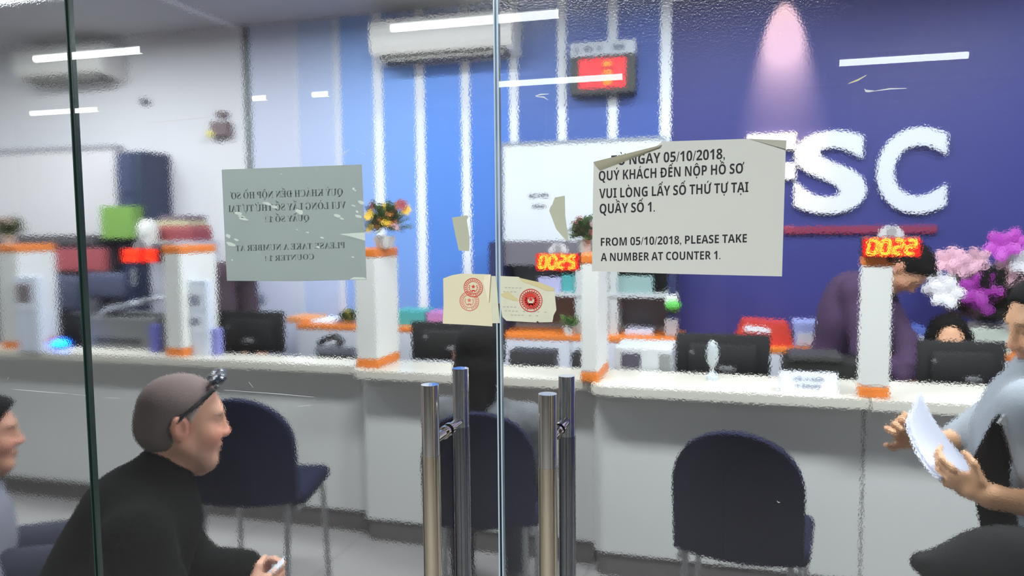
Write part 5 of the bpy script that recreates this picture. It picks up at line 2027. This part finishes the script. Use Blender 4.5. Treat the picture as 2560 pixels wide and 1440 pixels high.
garment('trousers', p5, J5, m_('black_trousers', (24, 24, 28), .9), lambda S: body_prims(S, J5, .012, 1, False, True, False, False))
garment('shoes', p5, J5, m_('dark_shoe', (26, 24, 24), .5), lambda S: feet_prims(S, J5, .008))


def f(S, E, C):
    E((-.014, 0, .042), (.108, .090, .092))
    for q in (-1, 1):
        C((.02, q * .078, .03), (-.01, q * .088, -.14), .028, .022, .03)
    C((-.06, 0, 0), (-.07, 0, -.16), .07, .055, .03)
    E((.085, .0, .020), (.055, .064, .092), .02, '-')
    S.cut(hd5.p(.09, 0, .0), hd5.f)


hair(p5, hd5, black_hair, f)

# ---------------------------------------------------------------- clerk in maroon behind the grey sheet
F6 = unit((.75, -.66, 0))
R6 = unit((-.66, -.75, 0))
H6c = V3(at(622, 610, Y=4.02))
hd6 = Frame(H6c, F6 * .75 - Z * .6, Z * .75 + F6 * .6, .98)
J6 = dict(fwd=F6, pelvis=V3(at(560, 900, Y=4.12)), chest=V3(at(560, 760, Y=4.09)), neck=V3(at(590, 655, Y=4.05)), sl=V3(at(606, 690, Y=4.16)), sr=V3(at(552, 690, Y=3.95)),
          er=V3(at(570, 820, Y=3.86)), wr=V3(at(608, 868, Y=3.92)), el=V3(at(628, 810, Y=4.06)), wl=V3(at(650, 872, Y=3.98)))
c = J6['pelvis']
J6['pelvis'] = V3((c[0], c[1], .92))
for q, dx, dy in (('l', .08, .04), ('r', -.03, -.03)):
    J6['k' + q] = V3((c[0] + dx, c[1] + dy, .48))
    J6['a' + q] = V3((c[0] + dx, c[1] + dy + .02, .08))
p6 = person('clerk in dark maroon top bending behind the grey-green sheet', J6, hd6, (196, 146, 116), .008,
            hands=[(J6['wr'], (.7, -.4, -.3), -Z, (0, .7, .4), dict(curl=.5)), (J6['wl'], (.5, -.6, -.4), -Z, (-.7, 0, .4), dict(curl=.5))])
garment('top', p6, J6, m_('dark_maroon_cloth', (60, 44, 54), .9, noise=.25, scale=14), lambda S: (body_prims(S, J6, .022, 1, True, False, True, False), S.ell(V3(at(548, 760, Y=4.08)), (.10, .11, .20), None, .05)))
garment('trousers', p6, J6, m_('black_trousers', (24, 24, 28), .9), lambda S: body_prims(S, J6, .012, 1, False, True, False, False))
garment('shoes', p6, J6, m_('dark_shoe', (26, 24, 24), .5), lambda S: feet_prims(S, J6, .008))
hair(p6, hd6, black_hair, short_hair(hd6))

# ---------------------------------------------------------------- woman at the edge reading papers
F7 = unit((-.955, -.20, 0))
L7 = unit((.20, -.955, 0))            # her left, towards the street
YW = 2.24
H7c = V3(at(2626, 812, Y=YW))
hd7 = Frame(H7c, F7 - Z * .28, Z + F7 * .28, 1.0)
X7 = lambda px, py, dy=0.0: V3(at(px, py, Y=YW + dy))
J7 = dict(fwd=F7, pelvis=X7(2590, 1400), chest=X7(2560, 1110), neck=X7(2600, 945), sl=X7(2590, 1035, -.16), sr=X7(2560, 1010, .16),
          el=X7(2640, 1275, -.22), wl=X7(2475, 1240, -.23), er=X7(2405, 1105, .16), wr=X7(2302, 1105, .06))
c = J7['pelvis']
J7['pelvis'] = V3((c[0], c[1], .80))
for q, dy in (('l', -.09), ('r', .09)):
    J7['k' + q] = V3((c[0] - .01, c[1] + dy, .43))
    J7['a' + q] = V3((c[0] + .02, c[1] + dy, .08))
UPI = V3(at(2300, 1000, Y=YW)) - V3(at(2300, 1100, Y=YW))
hl = V3(at(2390, 1200, Y=YW - .20)) - J7['wl']
hr = V3(at(2235, 1050, Y=YW + .04)) - J7['wr']
p7 = person('woman in grey shirt with black shoulder strap, looking down at white papers she holds', J7, hd7, (202, 154, 118), .0055, .92,
            hands=[(J7['wl'], hl, (-.1, .8, .5), (.1, .3, 1), dict(curl=.7)), (J7['wr'], hr, (.3, -.8, -.1), (-.6, -.3, .5), dict(curl=1.5))],
            tint_kw=dict(brow=(50, 40, 38), lips=(180, 110, 104), blush=.2))
grey_shirt = m_('grey_cotton', (136, 142, 150), .9, noise=.12, scale=16, bump=.3)


def f(S):
    body_prims(S, J7, .022, .92, False, False, True, False)
    for q, fr in (('l', .55), ('r', .98)):
        s_, e = V3(J7['s' + q]), V3(J7['e' + q])
        S.cap(s_, s_ + (e - s_) * fr, .078, .066 if q == 'l' else .060, .03)
    S.cap(X7(2600, 960), X7(2600, 935), .075, .07, .02)


garment('shirt', p7, J7, grey_shirt, f, .0065)
garment('trousers', p7, J7, m_('black_trousers', (24, 24, 28), .9), lambda S: body_prims(S, J7, .020, .92, False, True, False, False))
garment('shoes', p7, J7, m_('dark_shoe', (26, 24, 24), .5), lambda S: feet_prims(S, J7, .008))


def f(S, E, C):
    E((-.016, 0, .044), (.108, .088, .092))
    C((-.07, 0, .0), (-.10, 0, -.16), .065, .05, .03)
    for q in (-1, 1):
        C((.0, q * .078, .02), (-.035, q * .082, -.12), .026, .02, .03)
    S.cut(hd7.p(.055, 0, .055), hd7.f * .85 - hd7.u * .5)


hair(p7, hd7, black_hair, f)
# papers held between her hands
pa, pb, pc, pd = X7(2262, 1056, -.02), X7(2294, 986, .04), X7(2442, 1190, -.10), X7(2345, 1200, -.19)
pe = X7(2284, 1150, -.10)


def bez(a, b, c, t):
    return a * (1 - t) ** 2 + 2 * b * t * (1 - t) + c * t ** 2


t = thing('paper_sheet', tuple(pa), 'curved white paper sheet in the hands of the woman in grey shirt', 'paper')
for i, (dx, dz) in enumerate(((0, 0), (.008, .006))):
    k = MB()
    k.grid(lambda u, v: Vector(bez(pa, pe, pd, v) * (1 - u) + bez(pb, X7(2322, 1075, .02), pc, v) * u) + Vector((dx, .003 * i, dz)), 10, 20)
    o = k.build('sheet', m_('held_paper', (204, 206, 224), .7), t, True)
    md = o.modifiers.new('thickness', 'SOLIDIFY')
    md.thickness = .0012
# shoulder bag
t = thing('shoulder_bag', tuple(V3((c[0], c[1] - .2, .6))), 'black shoulder bag with white tag on its strap, worn by the woman in grey shirt', 'bag')
bag_m = m_('black_bag_cloth', (12, 11, 13), .95, noise=.2, scale=20)
S = Sdf(X7(2330, 1500, -.24) - .25, X7(2560, 1300, -.24) + .3, .008)
S.ell(X7(2530, 1455, -.27), (.17, .075, .135), None, .03)
S.cap(X7(2440, 1440, -.27), X7(2300, 1405, -.25), .055, .024, .05)
me, V = S.mesh('body')
link_mesh('bag_body', me, bag_m, t, True)
k = MB()
sp = [X7(2500, 1320, -.165), X7(2478, 1210, -.165), X7(2482, 1130, -.17), X7(2530, 1040, -.185), X7(2590, 985, -.17)]
sp = [Vector(p) for p in sp]
for i in range(len(sp) - 1):
    pass
wv = Vector((.040, 0, .012))
k.prism([p - wv for p in sp] + [p + wv for p in reversed(sp)], (0, .004, 0))
o = k.build('strap', bag_m, t)
k = MB()
k.prism([Vector(X7(px, py, -.20)) for px, py in ((2492, 1058), (2512, 1036), (2572, 1058), (2560, 1080))], (0, .003, 0))
k.build('white_tag', m_('white_tag', (226, 228, 232), .6), t)
